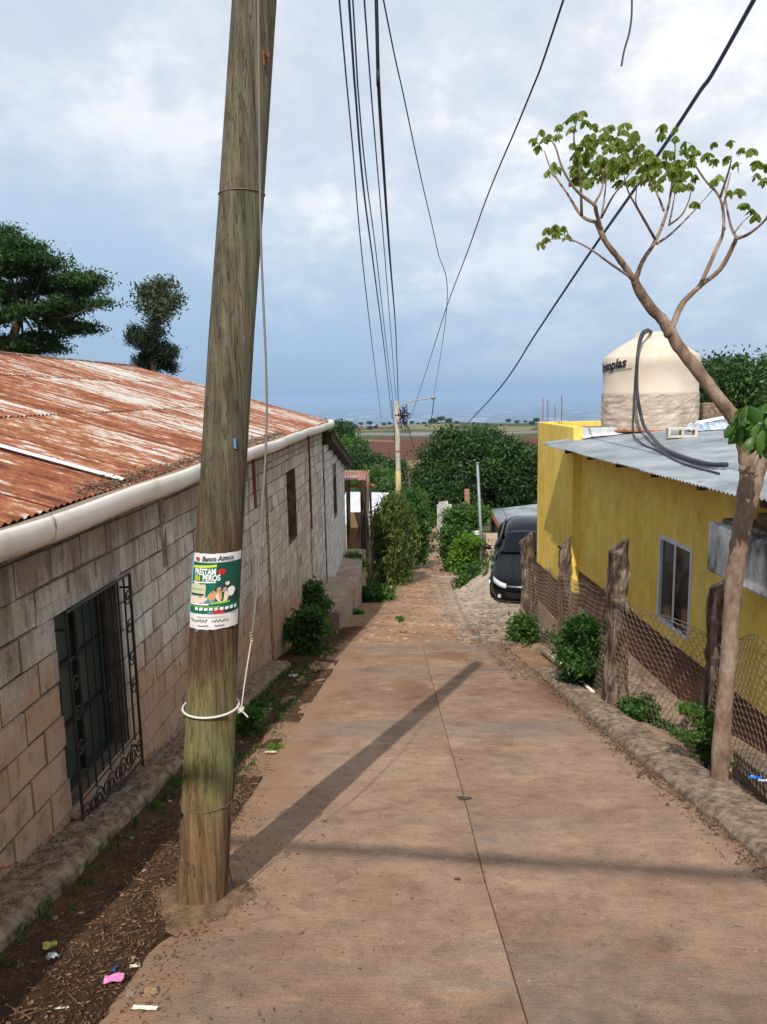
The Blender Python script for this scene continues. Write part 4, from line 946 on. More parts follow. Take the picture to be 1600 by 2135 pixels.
# ---- poster
pz1,pz0=zof(1157),zof(1312); A0,A1=-72,60
post=thing('poster','green and white loan poster wrapped around the wooden pole','poster',pm(-8,(pz0+pz1)/2)) 
def pm2(u,v,off=.004): return pm(A0+(A1-A0)*u+2*math.sin(v*3),pz0+(pz1-pz0)*v,off+.001*math.sin(u*9+v*5))
def patch(name,u0,u1,v0,v1,mat,off,parent=post,jag=0,nu=20,nv=8,tilt=0):
    m=MB(); P=[]
    for i in range(nu+1):
        u=u0+(u1-u0)*i/nu; P.append([pm2(u,v0+(v1-v0)*j/nv+tilt*(u-u0)+(jag*rng.uniform(-1,1) if (j in(0,nv)) else 0),off) for j in range(nv+1)])
    m.grid(P); return build(name,m,mat,parent,smooth=True)
pg=plain('poster_green',(.004,.13,.085),.45); pdk=plain('poster_dark_green',(.003,.065,.045),.45); pw=G('poster_paper',(.62,.61,.60),(.74,.73,.72),12,bs=.1,rough=.7)
pyel=plain('poster_yellow',(.62,.66,.05),.5); pred=plain('poster_red',(.60,.01,.015),.45); pwh=plain('poster_white',(.75,.78,.76),.5); pbk=plain('poster_black',(.02,.015,.02),.5)
pli=plain('poster_lime',(.22,.50,.04),.5); pgr=plain('poster_ink',(.06,.06,.09),.6)
patch('paper',0,1,0,1,pw,.0035,jag=.006,nv=14)
patch('green_panel',.01,.985,.21,.885,pg,.0052,nv=12)
patch('dark_green_panel',.5,.985,.33,.882,pdk,.0056)
patch('blue_edge',-.05,-.002,.14,.98,plain('poster_blue',(.25,.42,.55),.6),.0032,nu=2)
def ptext(t,u,v,h,mat,off=.0072,bold=.0,shear=0,xs=1.0,name='lettering',tilt=.02):
    H_=pz1-pz0; Wd=.135*math.radians(A1-A0)*.8
    return text_obj(t,lambda a,b:pm2(u+a*h*H_/Wd*1.0,v+b*h+tilt*(a*h),off),1.0,mat,post,name,bold,shear,xs=xs)
ptext('Banco Azteca',.235,.905,.090,pgr,bold=.025,shear=.25,xs=.80)
m=MB(); 
for k in range(3): m.tube([pm2(.14+.045*math.cos(a)*(1-.25*k),.928+.022*math.sin(a)*(1-.25*k),.007) for a in np.linspace(0,6.28,15)],.0012,4)
build('emblem',m,pred,post)
patch('yellow_strip',.03,.50,.805,.835,pyel,.0064,nu=10,tilt=.05)
ptext('PRÉSTAM',.085,.722,.115,pwh,bold=.035,xs=.62)
ptext('SIN',.085,.640,.10,pyel,bold=.03,xs=.62); ptext('PEROS',.265,.645,.110,pwh,bold=.035,xs=.68)
m=MB(); c_=[pm2(.585+.062*math.cos(a),.765+.036*math.sin(a),.0085) for a in np.linspace(0,6.28,20)[:-1]]; m.add(c_,[tuple(range(19))]); build('red_dot',m,pred,post)
patch('white_line',.05,.50,.612,.628,pwh,.0064,nu=10,tilt=.02)
# banknotes, group picture as plain colour shapes
def blob(name,u,v,ru,rv,mat,off,n=18):
    m=MB(); m.add([pm2(u+ru*math.cos(a)*(1+.12*math.sin(3*a+u*9)),v+rv*math.sin(a),off) for a in np.linspace(0,6.28,n+1)[:-1]],[tuple(range(n))]); build(name,m,mat,post)
pt1=plain('print_note',(.55,.50,.38),.6); pt2=plain('print_pink',(.72,.55,.48),.6); pt3=plain('print_tan',(.52,.28,.12),.6); pt4=plain('print_skin',(.50,.26,.18),.6); pt5=plain('print_blue',(.09,.22,.30),.6)
patch('banknotes',.02,.33,.42,.60,pt1,.0062,jag=.02,nu=8); patch('banknote_base',.02,.37,.345,.425,pt2,.0064,jag=.01,nu=8); patch('banknote_band',.03,.30,.445,.475,pdk,.0068,nu=6); patch('banknote_band',.03,.27,.52,.54,pli,.0068,nu=6)
blob('figure',.80,.43,.12,.09,pbk,.0062); blob('figure',.50,.44,.12,.085,pt3,.0066); blob('figure',.62,.43,.11,.08,pt2,.0070); blob('figure',.77,.49,.075,.065,pwh,.0068)
blob('head',.55,.535,.035,.028,pt4,.0075); blob('head',.65,.525,.035,.028,pt4,.0075); blob('head',.69,.60,.04,.025,pt2,.0072); blob('head',.50,.525,.02,.02,pbk,.0072); blob('figure',.42,.37,.10,.03,pt5,.0072)
patch('text_strip',.04,.40,.325,.345,pwh,.0078,nu=8); patch('text_strip',.43,.75,.335,.36,pli,.0078,nu=8,tilt=.03)
patch('lime_line',.02,.60,.300,.309,pli,.0078,nu=10)
for k in range(9): patch('digit_block',.16+.085*k,.16+.085*k+.06,.252,.292,pwh if k!=4 else pt2,.0078,nu=3,nv=2,jag=.004,tilt=.06)
patch('red_block',.48,.66,.213,.245,pred,.008,nu=6,nv=2); patch('black_block',.66,.86,.215,.250,pbk,.008,nu=6,nv=2); patch('blue_block',.40,.48,.213,.240,pt5,.008,nu=4,nv=2)
def scrawl(u0,u1,v,h,seed):
    r_=np.random.default_rng(seed); n=int((u1-u0)*60); us=np.linspace(u0,u1,n); m=MB(); m.tube([pm2(u,v+h*(.5+.5*math.sin(i*1.9+r_.uniform(-.6,.6)))*r_.uniform(.5,1),.0078) for i,u in enumerate(us)],.0016,4); build('handwriting',m,pgr,post)
scrawl(.08,.40,.10,.045,1); scrawl(.47,.74,.10,.05,2); scrawl(.24,.42,.045,.018,3); scrawl(.52,.68,.045,.018,4); patch('small_print',.20,.70,.165,.172,plain('print_grey',(.4,.4,.42),.6),.0075,nu=10,nv=1)
blob('tape_scrap',.22,-.015,.03,.02,pt5,.006)
# ---- cords and wires on the pole
def ring(z,r,off,mat,name,label,cat,tilt=0.0,jx_=0,n=40,parent=None):
    m=MB(); pts=[]
    for k in range(n+1):
        th=360*k/n; c=pm(th,z+tilt*math.cos(math.radians(th)),off); pts.append(c)
    m.tube(pts,r,8,cap=False); o=build(name,m,mat,parent,smooth=True)
    return o if parent else tag(o,label,cat)
ringz=atY(445,1508,3.22)[2]
GU=thing('guy_cord','white cord looped round the wooden pole and tied to a thin grey stay','cord',pm(90,ringz))
ring(ringz,.0055,.012,MAT['rope'],'cord_loop','','',parent=GU,tilt=-.004)
kn=atY(503,1480,3.30); m=MB()
for k in range(7): m.tube([kn+rng.uniform(-.012,.012,3) for _ in range(4)],.0035,5)
m.tube([kn,kn+np.array((.03,0,-.035))],.004,5); build('knot',m,MAT['rope'],GU)
g_=[atY(*q,Y) for q,Y in (((503,1478),3.30),((514,1400),3.30),((525,1332),3.30),((536,1230),3.32),((545,1100),3.35),((556,900),3.40),((555,760),3.42),((549,620),3.45),((544,480),3.46),((541,250),3.47),((539,0),3.48),((537,-300),3.5))]
m=MB(); m.tube(catmull(g_[:3],4),.0032,5); build('tied_end',m,MAT['rope'],GU)
m=MB(); m.tube([g_[2]+np.array((.006*math.cos(k*1.6),.006*math.sin(k*1.6),(k-6)*.0035)) for k in range(16)],.003,5); build('splice',m,plain('twine',(.42,.34,.2),.8),GU)
m=MB(); m.tube(catmull(g_[2:],6),.0052,6); build('stay',m,MAT['cablegrey'],GU,smooth=True)
ring(atY(430,1697,3.25)[2],.0018,.003,MAT['wire'],'wire_loop','thin rusty wire tied round the foot of the wooden pole','wire')
ring(atY(500,395,3.5)[2],.0025,.002,MAT['wire'],'wire_loop','thin rusty wire band round the upper part of the wooden pole','wire')
m=MB(); bw=[atY(*q,3.32) for q in ((489,1570),(488,1640),(484,1668),(494,1668),(501,1682),(495,1694),(482,1696),(478,1710),(476,1790),(480,1825),(488,1850))]
m.tube(catmull(bw,6),.0035,6); tag(build('black_wire',m,MAT['cable'],smooth=True),'black wire curling in a small loop at the right foot of the wooden pole','wire')
m=MB(); kk=atY(376,1700,3.3)
for k in range(8): m.tube([kk+rng.uniform(-.016,.016,3) for _ in range(3)],.0022,4)
tag(build('wire_knot',m,MAT['cable']),'tangle of black wire at the left foot of the wooden pole','wire')
m=MB(); a=pm(20,atY(490,925,3.4)[2],.004); m.box(a,(.012,.006,.045),jit=.002); tag(build('tag_scrap',m,plain('tag_blue',(.10,.22,.42),.4)),'tiny blue tag nailed halfway up the wooden pole','tag')
m=MB(); a=pm(30,atY(548,105,3.5)[2],.004); m.tube([a,np.array(a)+np.array((.02,-.02,.0))],.012,6); m.tube([np.array(a)+np.array((.0,-.01,.02)),np.array(a)+np.array((.0,-.01,-.04))],.005,5); tag(build('bracket',m,MAT['rust']),'small rusty staple high on the wooden pole holding the stay','bracket')
# ---------------------------------------------------------------- far street pole
LP=thing('street_light_pole','pale concrete street light pole with yellow painted band beside the dirt path','street lamp',(-1.1,35,gz(-1.1,35)))
pt=atY(828,836,35); m=MB(); zb_=float(gz(pt[0],35))-.3; m.tube([(pt[0],35,zb_),(pt[0],35,(zb_+pt[2])/2),pt],[.135,.115,.10],14); build('shaft',m,MAT['concpole'],LP,smooth=True)
z1_=atY(828,982,35)[2]; z2_=atY(828,1052,35)[2]; m=MB(); m.tube([(pt[0],35,z2_),(pt[0],35,z1_)],[.128,.120],14); build('painted_band',m,MAT['yellowpost'],LP,smooth=True)
m=MB(); m.tube(catmull([atY(832,852,35),atY(842,843,35),atY(856,837,35),atY(878,833,35),atY(899,830,35)],5),.032,6); arm=build('lamp_arm',m,MAT['concpole'],LP,smooth=True)
m=MB(); c=atY(902,829,35); m.tube([c+np.array((-.09,0,0)),c+np.array((.0,0,-.01)),c+np.array((.13,0,0))],[.05,.085,.05],10); build('lamp_head',m,MAT['zinc'],arm,smooth=True)
m=MB()
for k in range(26):
    a=atY(838+rng.uniform(-5,7),862+rng.uniform(-14,14),34.9); m.tube([a,a+rng.uniform(-.3,.3,3),a+rng.uniform(-.3,.3,3)+np.array((.1,0,-.3))],.018,4)
build('cable_bundle',m,MAT['cable'],LP)
for z in (-.95,-2.6):
    m=MB(); m.tube([(pt[0],35,z),(pt[0],35,z+.05)],[.118,.118],12); build('strap',m,MAT['rust'],LP)
# ---------------------------------------------------------------- overhead wires
def wire(P0,P1,mids,r,mat,label,group='overhead wires',ext=True,free=None):
    """P0 far point, P1 near point; mids: pixels of the photograph that lie on the wire between them"""
    P0=np.array(P0);P1=np.array(P1); d=(P1-P0)[:2]; n=np.array((-d[1],d[0]))
    pts=[P0]
    for (x,y) in mids:
        if free:
            u=(y-free[0])/(free[1]-free[0]); Yv=1/((1-u)/P0[1]+u/P1[1]); pts.append(atY(x,y,Yv)); continue
        q=ray(x,y); t=(n@P0[:2])/(n@q[:2]); pts.append(q*t)
    pts.append(P1)
    if ext:
        e=P1+(P1-pts[-2])/np.linalg.norm(P1-pts[-2])*6+np.array((0,0,.4)); pts.append(e)
    m=MB(); m.tube(catmull(pts,8),r,6); return tag(build('overhead_wire',m,mat,smooth=True),label,'wire',group)
wire(atY(796,875,35),atY(708,0,7),[(785,790),(758,560),(735,300)],.008,MAT['cableblue'],'leftmost and thinnest of the blue wires running to the street light pole')
wire(atY(818,872,35),atY(728,0,7),[(803,740),(780,560),(758,390),(742,200)],.011,MAT['cableblue'],'second wire from the left in the bundle running to the street light pole')
wire(atY(822,855,35),atY(736,0,7.5),[(806,720),(786,540),(764,370),(748,200)],.008,MAT['cableblue'],'third wire from the left in the bundle above the lane')
wire(atY(827,845,35),atY(760,0,7),[(815,690),(800,500),(783,300)],.008,MAT['cableblue'],'fourth wire from the left in the bundle above the lane')
tw=wire(atY(831,843,35),atY(785,0,7),[(826,700),(812,520),(799,330),(789,160)],.016,MAT['cable'],'thick twisted black cable, rightmost of the bundle above the lane')
wire(atY(905,828,35),atY(800,0,8),[(932,640),(912,520),(878,370),(842,200)],.008,MAT['cable'],'wire bending down to the lamp head of the street light pole',free=(828,0))
wire(atY(858,868,42),atY(1175,0,7),[(895,755),(930,645),(975,525),(1020,400),(1100,210)],.010,MAT['cable'],'long slack dark wire crossing from upper right behind the street light')
wire(atY(965,893,40),atY(1572,0,6),[(1040,812),(1120,692),(1225,535),(1330,385),(1450,205)],.019,MAT['cableblue'],'thick blue cable sweeping down from the upper right corner past the tree')
m=MB(); m.tube(catmull([atY(905,830,35),atY(902,860,35),atY(896,893,35)],6),.02,5); tag(build('hanging_wire',m,MAT['cable']),'short wire hanging below the lamp head of the street light pole','wire')
m=MB(); m.tube(catmull([atY(840,865,34.9),atY(850,890,34.6),atY(863,935,34)],6),.02,5); tag(build('hanging_wire',m,MAT['cable']),'dark wire drooping from the cable bundle of the street light pole to the right','wire')
m=MB(); m.tube(catmull([atY(817,835,35),atY(822,900,34.9),atY(824,925,34.9)],6),.016,5); tag(build('hanging_wire',m,MAT['cable']),'dark wire drooping just left of the street light pole','wire')
m=MB(); m.tube(catmull([atY(1316,-200,5),atY(1318,0,5),atY(1314,60,5),atY(1302,105,5),atY(1296,138,5)],8),.006,6); tag(build('loose_wire',m,MAT['cableblue']),'loose blue wire end dangling at the top right of the sky','wire')
# ---------------------------------------------------------------- trees
def tree(name,label,cat,Y,blobs,n,leaf,mat,bark,trunk,limbs=(),csz=.2,per=40,aspect=.45,droop=.2,flat=1.,jy=.4,dy=1.,group=None,shell=.75,rr=None):
    bl=pxblobs(Y,blobs,dy,jy)
    base=atY(trunk[0][0],trunk[0][1],Y) if len(trunk[0])>2 else trunk[0]
    gzv=float(gz(base[0],base[1])); T=thing(name,label,cat,(base[0],base[1],gzv),group)
    v=clumps(bl,n,csz,leaf,aspect,per,shell,droop,flat); build('crown',v,mat,T)
    m=MB(); pts=[atY(x,y,Y) for x,y,r in trunk]; rad=[r*Y/FPX for x,y,r in trunk]
    if pts[0][2]>gzv: pts=[np.array((pts[0][0],Y,gzv-.1))]+pts; rad=[rad[0]*1.15]+rad
    m.tube(catmull(pts,4),np.interp(np.linspace(0,len(pts)-1,len(catmull(pts,4))),range(len(pts)),rad),10)
    tp=pts[-1]
    for k,b in enumerate(bl):
        if k%2 and len(bl)>10: continue
        s=pts[-1] if len(pts)<3 else pts[-1-(k%2)]; e=np.array(b[:3]); mid=(s+e)/2+np.array((0,0,-.1*np.linalg.norm(e-s)))
        m.tube(catmull([s,mid,e],4),np.linspace(rad[-1]*.55,rad[-1]*.12,9),6)
    build('trunk',m,bark,T); return T
tree('spreading_tree','tall dark green spreading tree rising behind the rusty roof at the left','tree',26,
 [(8,500,34,22),(55,522,60,20),(100,548,60,18),(30,556,80,26),(150,580,38,16),(190,582,26,16),(95,600,80,20),(10,610,60,22),(175,606,36,12),(60,648,42,10),(120,640,50,14),(168,632,50,12),(212,632,16,4),(10,660,32,12),(130,672,46,10),(178,684,30,7),(150,692,22,5),(20,718,50,16),(85,704,46,15),(112,722,24,12),(50,735,40,9),(-70,560,90,60),(-80,660,80,60)],
 70000,.16,MAT['lbig'],MAT['barkdark'],[(20,760,12),(26,715,10),(36,675,8),(44,650,6)],csz=.24,per=50,aspect=.35,flat=.55,droop=.1,jy=1.3,dy=1.,shell=.7)
tree('slender_tree','slim tree with open grey green top and dark bushy lower part behind the rusty roof','tree',25,
 [(312,600,22,20),(340,612,28,24),(352,640,24,20),(325,650,24,26),(306,628,16,22),(364,622,12,16),(318,676,16,14),(345,590,14,10)],
 3600,.14,MAT['lgrey'],MAT['barkdark'],[(322,780,7),(318,710,6),(322,670,4),(326,640,3)],csz=.17,per=14,shell=.85,aspect=.4)
sl_=[o for o in COL.objects if o.get('label','').startswith('slim tree')][0]
v=clumps(pxblobs(25,[(308,718,24,26),(283,702,14,20),(318,745,34,26),(345,732,18,22),(352,765,17,20),(300,760,20,22),(330,700,12,14),(318,690,8,14)],1,.4),8000,.12,.17,.2,20,.8,-.6); build('lower_crown',v,MAT['lpine'],sl_)
tree('mango_tree','broad dense dark green mango tree at the end of the dirt path','tree',46,
 [(908,952,34,34),(952,925,38,26),(1008,918,42,22),(1070,942,38,26),(980,935,50,26),(1040,940,40,26),(890,1000,42,40),(950,980,60,50),(1020,985,65,55),(1085,990,50,50),(905,1050,30,35),(960,1035,35,30),(1060,1040,60,28),(1110,1020,40,40),(1112,972,30,34),(870,1010,18,26),(1180,960,60,50)],
 120000,.22,MAT['lgreen'],MAT['barkdark'],[(960,1110,14),(962,1060,12),(968,1010,9)],csz=.36,per=55,shell=.82,droop=.5,jy=1.2)
tree('leafy_tree','bushy tree behind the flat roof at the right of the water tank','tree',19,
 [(1495,790,34,26),(1540,800,46,36),(1590,805,40,38),(1500,838,34,20),(1560,845,60,22),(1640,800,50,50),(1530,765,16,12),(1488,800,26,40)],
 24000,.13,MAT['lgreen'],MAT['barkdark'],[(1550,905,12),(1552,850,9),(1556,815,7)],csz=.22,per=25,shell=.85,aspect=.4,jy=.6)
# trees of the slope beyond the lane
mid=[(715,935,50,30,95,'lfresh'),(760,965,42,26,88,'lgreen'),(700,905,36,22,110,'lgreen'),(725,1000,48,28,70,'lweed'),(788,1003,40,24,66,'lfresh'),(825,1030,28,26,55,'lgreen'),(740,1045,50,28,56,'lweed'),(812,985,30,20,78,'lgreen'),(866,1020,14,30,50,'lweed')]
names=['yellow green rounded tree left of the street light pole on the slope','dark tree in the middle of the slope left of the street light pole','dark small tree hugging the far corner of the annex','broad green tree above the red shack roof','light green tree over the white sheet roof','dark green tree at the foot of the street light pole','low bushy tree behind the red shack roof','small dark tree below the striped field','narrow green tree between the street light pole and the mango tree']
for (x,y,rx_,ry_,Y,mt),nm in zip(mid,names):
    bl=[(x+rng.uniform(-.6,.6)*rx_,y+rng.uniform(-.5,.5)*ry_,rx_*rng.uniform(.4,.7),ry_*rng.uniform(.4,.7)) for _ in range(7)]
    tree('slope_tree',nm,'tree',Y,bl,7000,.0042*Y+.05,MAT[mt],MAT['barkdark'],[(x,y+ry_,3),(x,y,2)],csz=.006*Y,per=30,group='trees on the slope',jy=Y*.02,shell=.75)
# tiny trees along the far ridge and in the fields: copies of three sources
def far_src(k,h):
    T=thing('field_tree','far tree','tree',(0,-500-20*k,0),'far trees in the fields')
    bl=[(rng.uniform(-.3,.3)*h,-500-20*k+rng.uniform(-.3,.3)*h,h*rng.uniform(.45,.8),h*rng.uniform(.2,.35),h*rng.uniform(.2,.35),h*rng.uniform(.18,.28)) for _ in range(6)]
    build('crown',clumps(bl,900,h*.10,h*.13,.6,15,.8,.1),MAT['lfar'],T); m=MB(); m.tube([(0,-500-20*k,-.3),(0,-500-20*k,h*.6)],[h*.04,h*.02],6); build('trunk',m,MAT['barkdark'],T); return T
srcs=[far_src(k,h) for k,h in enumerate((9,7,12))]
def dup(root,loc,s,label):
    r=root.copy(); COL.objects.link(r); r.location=loc; r.scale=(s,s,s); r['label']=label
    for ch in root.children:
        c=ch.copy(); COL.objects.link(c); c.parent=r
    return r
spots=[(668,877,860),(684,879,850),(700,878,870),(718,878,860),(731,879,845),(752,878,860),(770,877,850),(786,876,840),(800,876,820),(812,878,850),(741,893,640),(722,897,560),(772,900,560),(783,897,600),(845,885,760),(858,884,800),(872,886,780),(884,889,760),(889,893,640),(896,887,800),(905,890,740),(920,888,800),(936,889,770),(952,890,760),(1045,893,700),(1060,889,800),(1078,890,780),(1095,889,810),(1108,893,720),(1118,890,790)]
ordn=['first','second','third','fourth','fifth','sixth','seventh','eighth','ninth','tenth']
for i,(x,y,Y) in enumerate(spots):
    p=atY(x,y+4,Y); z=float(gz(p[0],Y)); 
    where=('on the skyline ridge' if Y>700 else 'in the middle of the far fields'); side=('left of the lamp pole' if x<828 else ('right of the lamp pole' if x<930 else 'above the mango tree'))
    k_=[j for j,s in enumerate(spots) if (s[2]>700)==(Y>700) and (s[0]<828)==(x<828) and (s[0]<930)==(x<930)].index(i)
    lab=f'{ordn[k_]} hazy tree from the left on the ridge {side}' if Y>700 else f'{ordn[k_]} hazy tree from the left in the fields {side}'
    sc=float(rng.uniform(.35,.75)*(1.0 if Y>700 else .8))
    if i<3:
        t=srcs[i]; t.location=(p[0],Y,z-.5); t['label']=lab; t.scale=(sc,sc,sc)
    else: dup(srcs[int(rng.integers(3))],(p[0],Y,z-.5),sc,lab)
# unseen cable and tree, added behind the viewer to shade the foreground
m=MB(); m.tube(catmull([(-6,-2.5,5.2),(-2,-2.8,4.9),(2,-3.25,4.95),(7,-3.8,5.4)],8),.045,6); tag(build('overhead_wire',m,MAT['cable'],smooth=True),'unseen thick cable added behind the viewpoint to shade the lane','wire')
T=thing('added_shade_tree','unseen leafy tree added behind the viewpoint to shade the lane','tree',(1.6,-6.2,float(gz(1.6,-6.2))))
build('crown',clumps([(.5,-4.6,5.4,.8,.5,.5),(-.4,-5.2,5.4,.8,.5,.4),(1.4,-5.4,5.8,1.2,.9,.8),(2.4,-4.7,5.4,1.,.8,.8),(-.9,-4.9,5.3,.5,.3,.3)],7000,.16,.10,.45,20,.8,.2),MAT['lgreen'],T)
m=MB(); m.tube([(1.6,-6.2,-1.2),(1.5,-6.2,2),(1.3,-6.0,5.4)],[.12,.09,.04],10); build('trunk',m,MAT['bark'],T)
# ---------------------------------------------------------------- shrubs and weeds
def shrub(name,label,cat,Y,blobs,n,leaf,mat,base,aspect=.45,csz=.1,per=20,droop=.2,stems=6,group=None,jy=.15,shell=.7,flat=1.,stemr=.012,extra=None,bark=None):
    bl=pxblobs(Y,blobs,1.,jy); b=atY(base[0],base[1],Y); gv=float(gz(b[0],b[1])); b=np.array((b[0],b[1],min(gv,b[2]) if abs(gv-b[2])<.6 else b[2]-.05))
    T=thing(name,label,cat,b,group); parts=[clumps(bl,n,csz,leaf,aspect,per,shell,droop,flat)]
    build('foliage',merge(parts),mat,T); m=MB()
    for k in range(stems):
        e=np.array(bl[k%len(bl)][:3])+rng.uniform(-.5,.5,3)*bl[k%len(bl)][3]; s=b+np.array((rng.uniform(-.05,.05),rng.uniform(-.05,.05),-.05))
        m.tube(catmull([s,(s+e)/2+rng.uniform(-.06,.06,3),e],4),np.linspace(stemr,stemr*.4,9),5)
    if stems: build('stem',m,bark or MAT['barkdark'],T)
    return T
shrub('croton_bush','tall croton bush with drooping yellow tipped strap leaves left of the dirt path','bush',25,[(822,1062,24,24),(805,1095,26,34),(835,1095,22,30),(812,1135,32,40),(838,1140,20,40),(800,1165,18,40),(822,1190,26,40),(800,1215,18,26),(825,1225,16,14)],15000,.26,MAT['lcroton'],(818,1245),aspect=.17,csz=.17,per=16,droop=1.0,jy=.5,stemr=.03)
shrub('hedge_bush','dark green hedge bush just beyond the croton bush on the path edge','bush',29,[(858,1060,20,24),(866,1095,20,30),(858,1130,20,34),(868,1150,16,26),(848,1050,14,18)],9000,.2,MAT['lweed'],(860,1185),csz=.22,per=25,jy=.5,stemr=.03)
shrub('hedge_bush','farther green hedge bush under the street light pole','bush',36,[(868,1050,18,22),(876,1080,14,22),(850,1035,20,16),(880,1100,8,14)],6000,.2,MAT['lfresh'],(868,1120),csz=.22,per=25,jy=.5,stemr=.03)
shrub('hedge_bush','low dark bushes below the croton bush along the left path edge','bush',20.5,[(772,1238,14,14),(790,1240,16,16),(760,1256,10,10),(806,1248,10,9)],3000,.13,MAT['lweed'],(782,1262),csz=.12,per=15)
shrub('garden_shrub','tall fresh green shrub in front of the thin steel pole','bush',28,[(975,1072,20,18),(950,1085,16,20),(992,1082,18,20),(965,1100,26,18),(940,1120,14,22),(937,1150,12,26),(948,1175,12,20),(1008,1075,10,14)],13000,.17,MAT['lfresh'],(965,1205),csz=.16,per=22,jy=.4,stemr=.025)
shrub('garden_shrub','bright lime green shrub left of the cement pillar','bush',24.5,[(976,1128,20,13),(965,1145,24,14),(980,1152,18,14),(958,1165,22,16),(978,1175,18,14),(964,1185,14,10)],6500,.15,MAT['llime'],(985,1245),csz=.13,per=22,flat=.6,stemr=.05,bark=MAT['bark'])
shrub('garden_shrub','dark green weeds at the foot of the lime green shrub','bush',23.2,[(982,1215,14,22),(966,1235,12,18),(990,1195,9,16),(970,1210,12,14)],3500,.13,MAT['lweed'],(982,1255),csz=.12,per=18)
shrub('wall_weed','dark bushy weed growing beside the walkway at the foot of the long wall','weed',11.4,[(640,1300,34,28),(615,1320,26,24),(665,1310,18,24),(640,1340,34,22),(655,1280,18,14)],5500,.085,MAT['lweed'],(638,1370),csz=.07,per=18,droop=.0,flat=.8)
shrub('wall_weed','taller straggly weed at the near end of the raised walkway','weed',13.6,[(645,1240,24,18),(640,1262,22,16),(668,1262,14,16),(655,1225,12,10)],2600,.10,MAT['lweed'],(650,1300),csz=.08,per=14)
shrub('wall_weed','small green weed on top of the raised walkway by the shack','weed',21,[(735,1168,15,12),(750,1175,12,9)],1500,.12,MAT['lfresh'],(742,1184),csz=.1,per=14)
shrub('wall_weed','tiny weed against the outer face of the raised walkway','weed',17.5,[(742,1280,9,9),(736,1296,7,7)],500,.09,MAT['lweed'],(740,1304),csz=.07,per=12)
shrub('fence_weed','leafy weed at the foot of the farthest fence post','weed',12.6,[(1090,1300,20,14),(1085,1320,24,18),(1105,1340,28,20),(1125,1345,22,14),(1128,1365,14,8),(1140,1340,12,16)],4200,.095,MAT['lfresh'],(1105,1372),csz=.075,per=16)
shrub('fence_weed','big bushy weed between the second and third fence posts','weed',8.5,[(1215,1312,32,18),(1195,1340,32,24),(1235,1340,26,24),(1200,1375,40,26),(1230,1390,26,28),(1205,1415,34,22),(1222,1432,22,14),(1240,1312,16,14)],6500,.075,MAT['lweed'],(1218,1455),csz=.055,per=16,stems=12,droop=.1,jy=.2)
shrub('fence_weed','low weed on the kerb just right of the third fence post','weed',7.1,[(1320,1478,26,12),(1345,1490,20,16),(1345,1465,10,14),(1368,1512,14,9),(1385,1524,10,7)],900,.075,MAT['lweed'],(1350,1515),csz=.045,per=9)
fern=shrub('fern_plant','feathery fern plant at the foot of the smooth barked tree','plant',5.5,[(1450,1480,30,10),(1468,1500,30,14),(1440,1535,32,10),(1470,1550,36,14),(1495,1530,20,24),(1478,1575,22,12),(1505,1575,16,24),(1460,1515,14,8),(1430,1475,12,6)],3600,.042,MAT['lfresh'],(1480,1600),csz=.028,per=12,stems=14,flat=.35,droop=0,stemr=.005,jy=.12)
shrub('lane_weed','dark green ground weed in the shade right of the wooden pole','weed',6.6,[(530,1490,18,14),(515,1515,16,16),(545,1475,14,8),(505,1535,10,10)],1300,.05,MAT['lweed'],(522,1530),csz=.04,per=12,flat=.5)
shrub('lane_weed','tiny bright weed sprouting in the dirt at the edge of the shade','weed',6.05,[(572,1556,14,4)],160,.035,MAT['llime'],(572,1562),csz=.02,per=8,flat=.4,stems=0)
shrub('lane_weed','tiny tuft growing where the concrete lane ends','weed',13.5,[(836,1290,5,5)],120,.06,MAT['lfresh'],(836,1296),csz=.03,per=8,stems=0)
# ---------------------------------------------------------------- the smooth barked tree at right
PT=thing('umbrella_tree','slender smooth barked tree with forked bare limbs and umbrella of drooping leaves','tree',atY(1504,1640,5.05))
YT0=5.05; 
def tz(px,py): # depth of the tree plane bulges gently so limbs spread in depth too
    return YT0+.0+.35*math.sin(px*.013+1)*max(0,(700-py)/450)
m=MB()
def limb(pts,r0,r1,dy=0,n=8):
    Ps=[atY(x,y,tz(x,y)+dy*(i/(len(pts)-1))) for i,(x,y) in enumerate(pts)]
    c=catmull(Ps,5); d=YT0/FPX; f_=.78 if r0>25 else .66; r1=r1*(.7 if r1<6 else 1); m.tube(c,np.linspace(r0,r1,len(c))*d/2*f_*rng.uniform(.93,1.07,len(c)),n,wob=.07); return Ps[-1]
limb([(1498,1665),(1508,1500),(1521,1350),(1532,1200),(1545,1100),(1557,1010),(1558,960),(1546,905),(1530,870),(1500,832),(1455,772),(1415,722),(1397,688)],48,30,n=12)
limb([(1548,1120),(1562,1060),(1580,1000),(1594,950),(1606,900),(1640,820),(1700,740)],38,22)
limb([(1556,985),(1566,945),(1572,925)],40,30)
limb([(1400,700),(1384,670),(1356,640),(1332,603),(1324,585)],30,22)
limb([(1397,690),(1404,676),(1424,632),(1460,596)],22,15)
limb([(1326,590),(1310,566),(1291,540),(1262,502),(1244,462)],20,15)
limb([(1244,464),(1213,450),(1184,405),(1151,356),(1135,314)],11,4,.3); limb([(1254,480),(1243,440),(1239,427),(1203,398),(1174,353),(1160,310),(1148,290)],13,4,-.3)
limb([(1239,427),(1255,395),(1262,353),(1275,330)],8,3,.2); limb([(1213,450),(1210,362),(1197,291),(1205,242)],8,3,-.2)
limb([(1254,455),(1262,400),(1266,350)],7,3,.3); limb([(1255,453),(1275,415),(1291,392),(1330,340)],7,3,-.3)
limb([(1324,588),(1340,545),(1363,509),(1385,460),(1398,408),(1408,314),(1405,285)],16,4,.2)
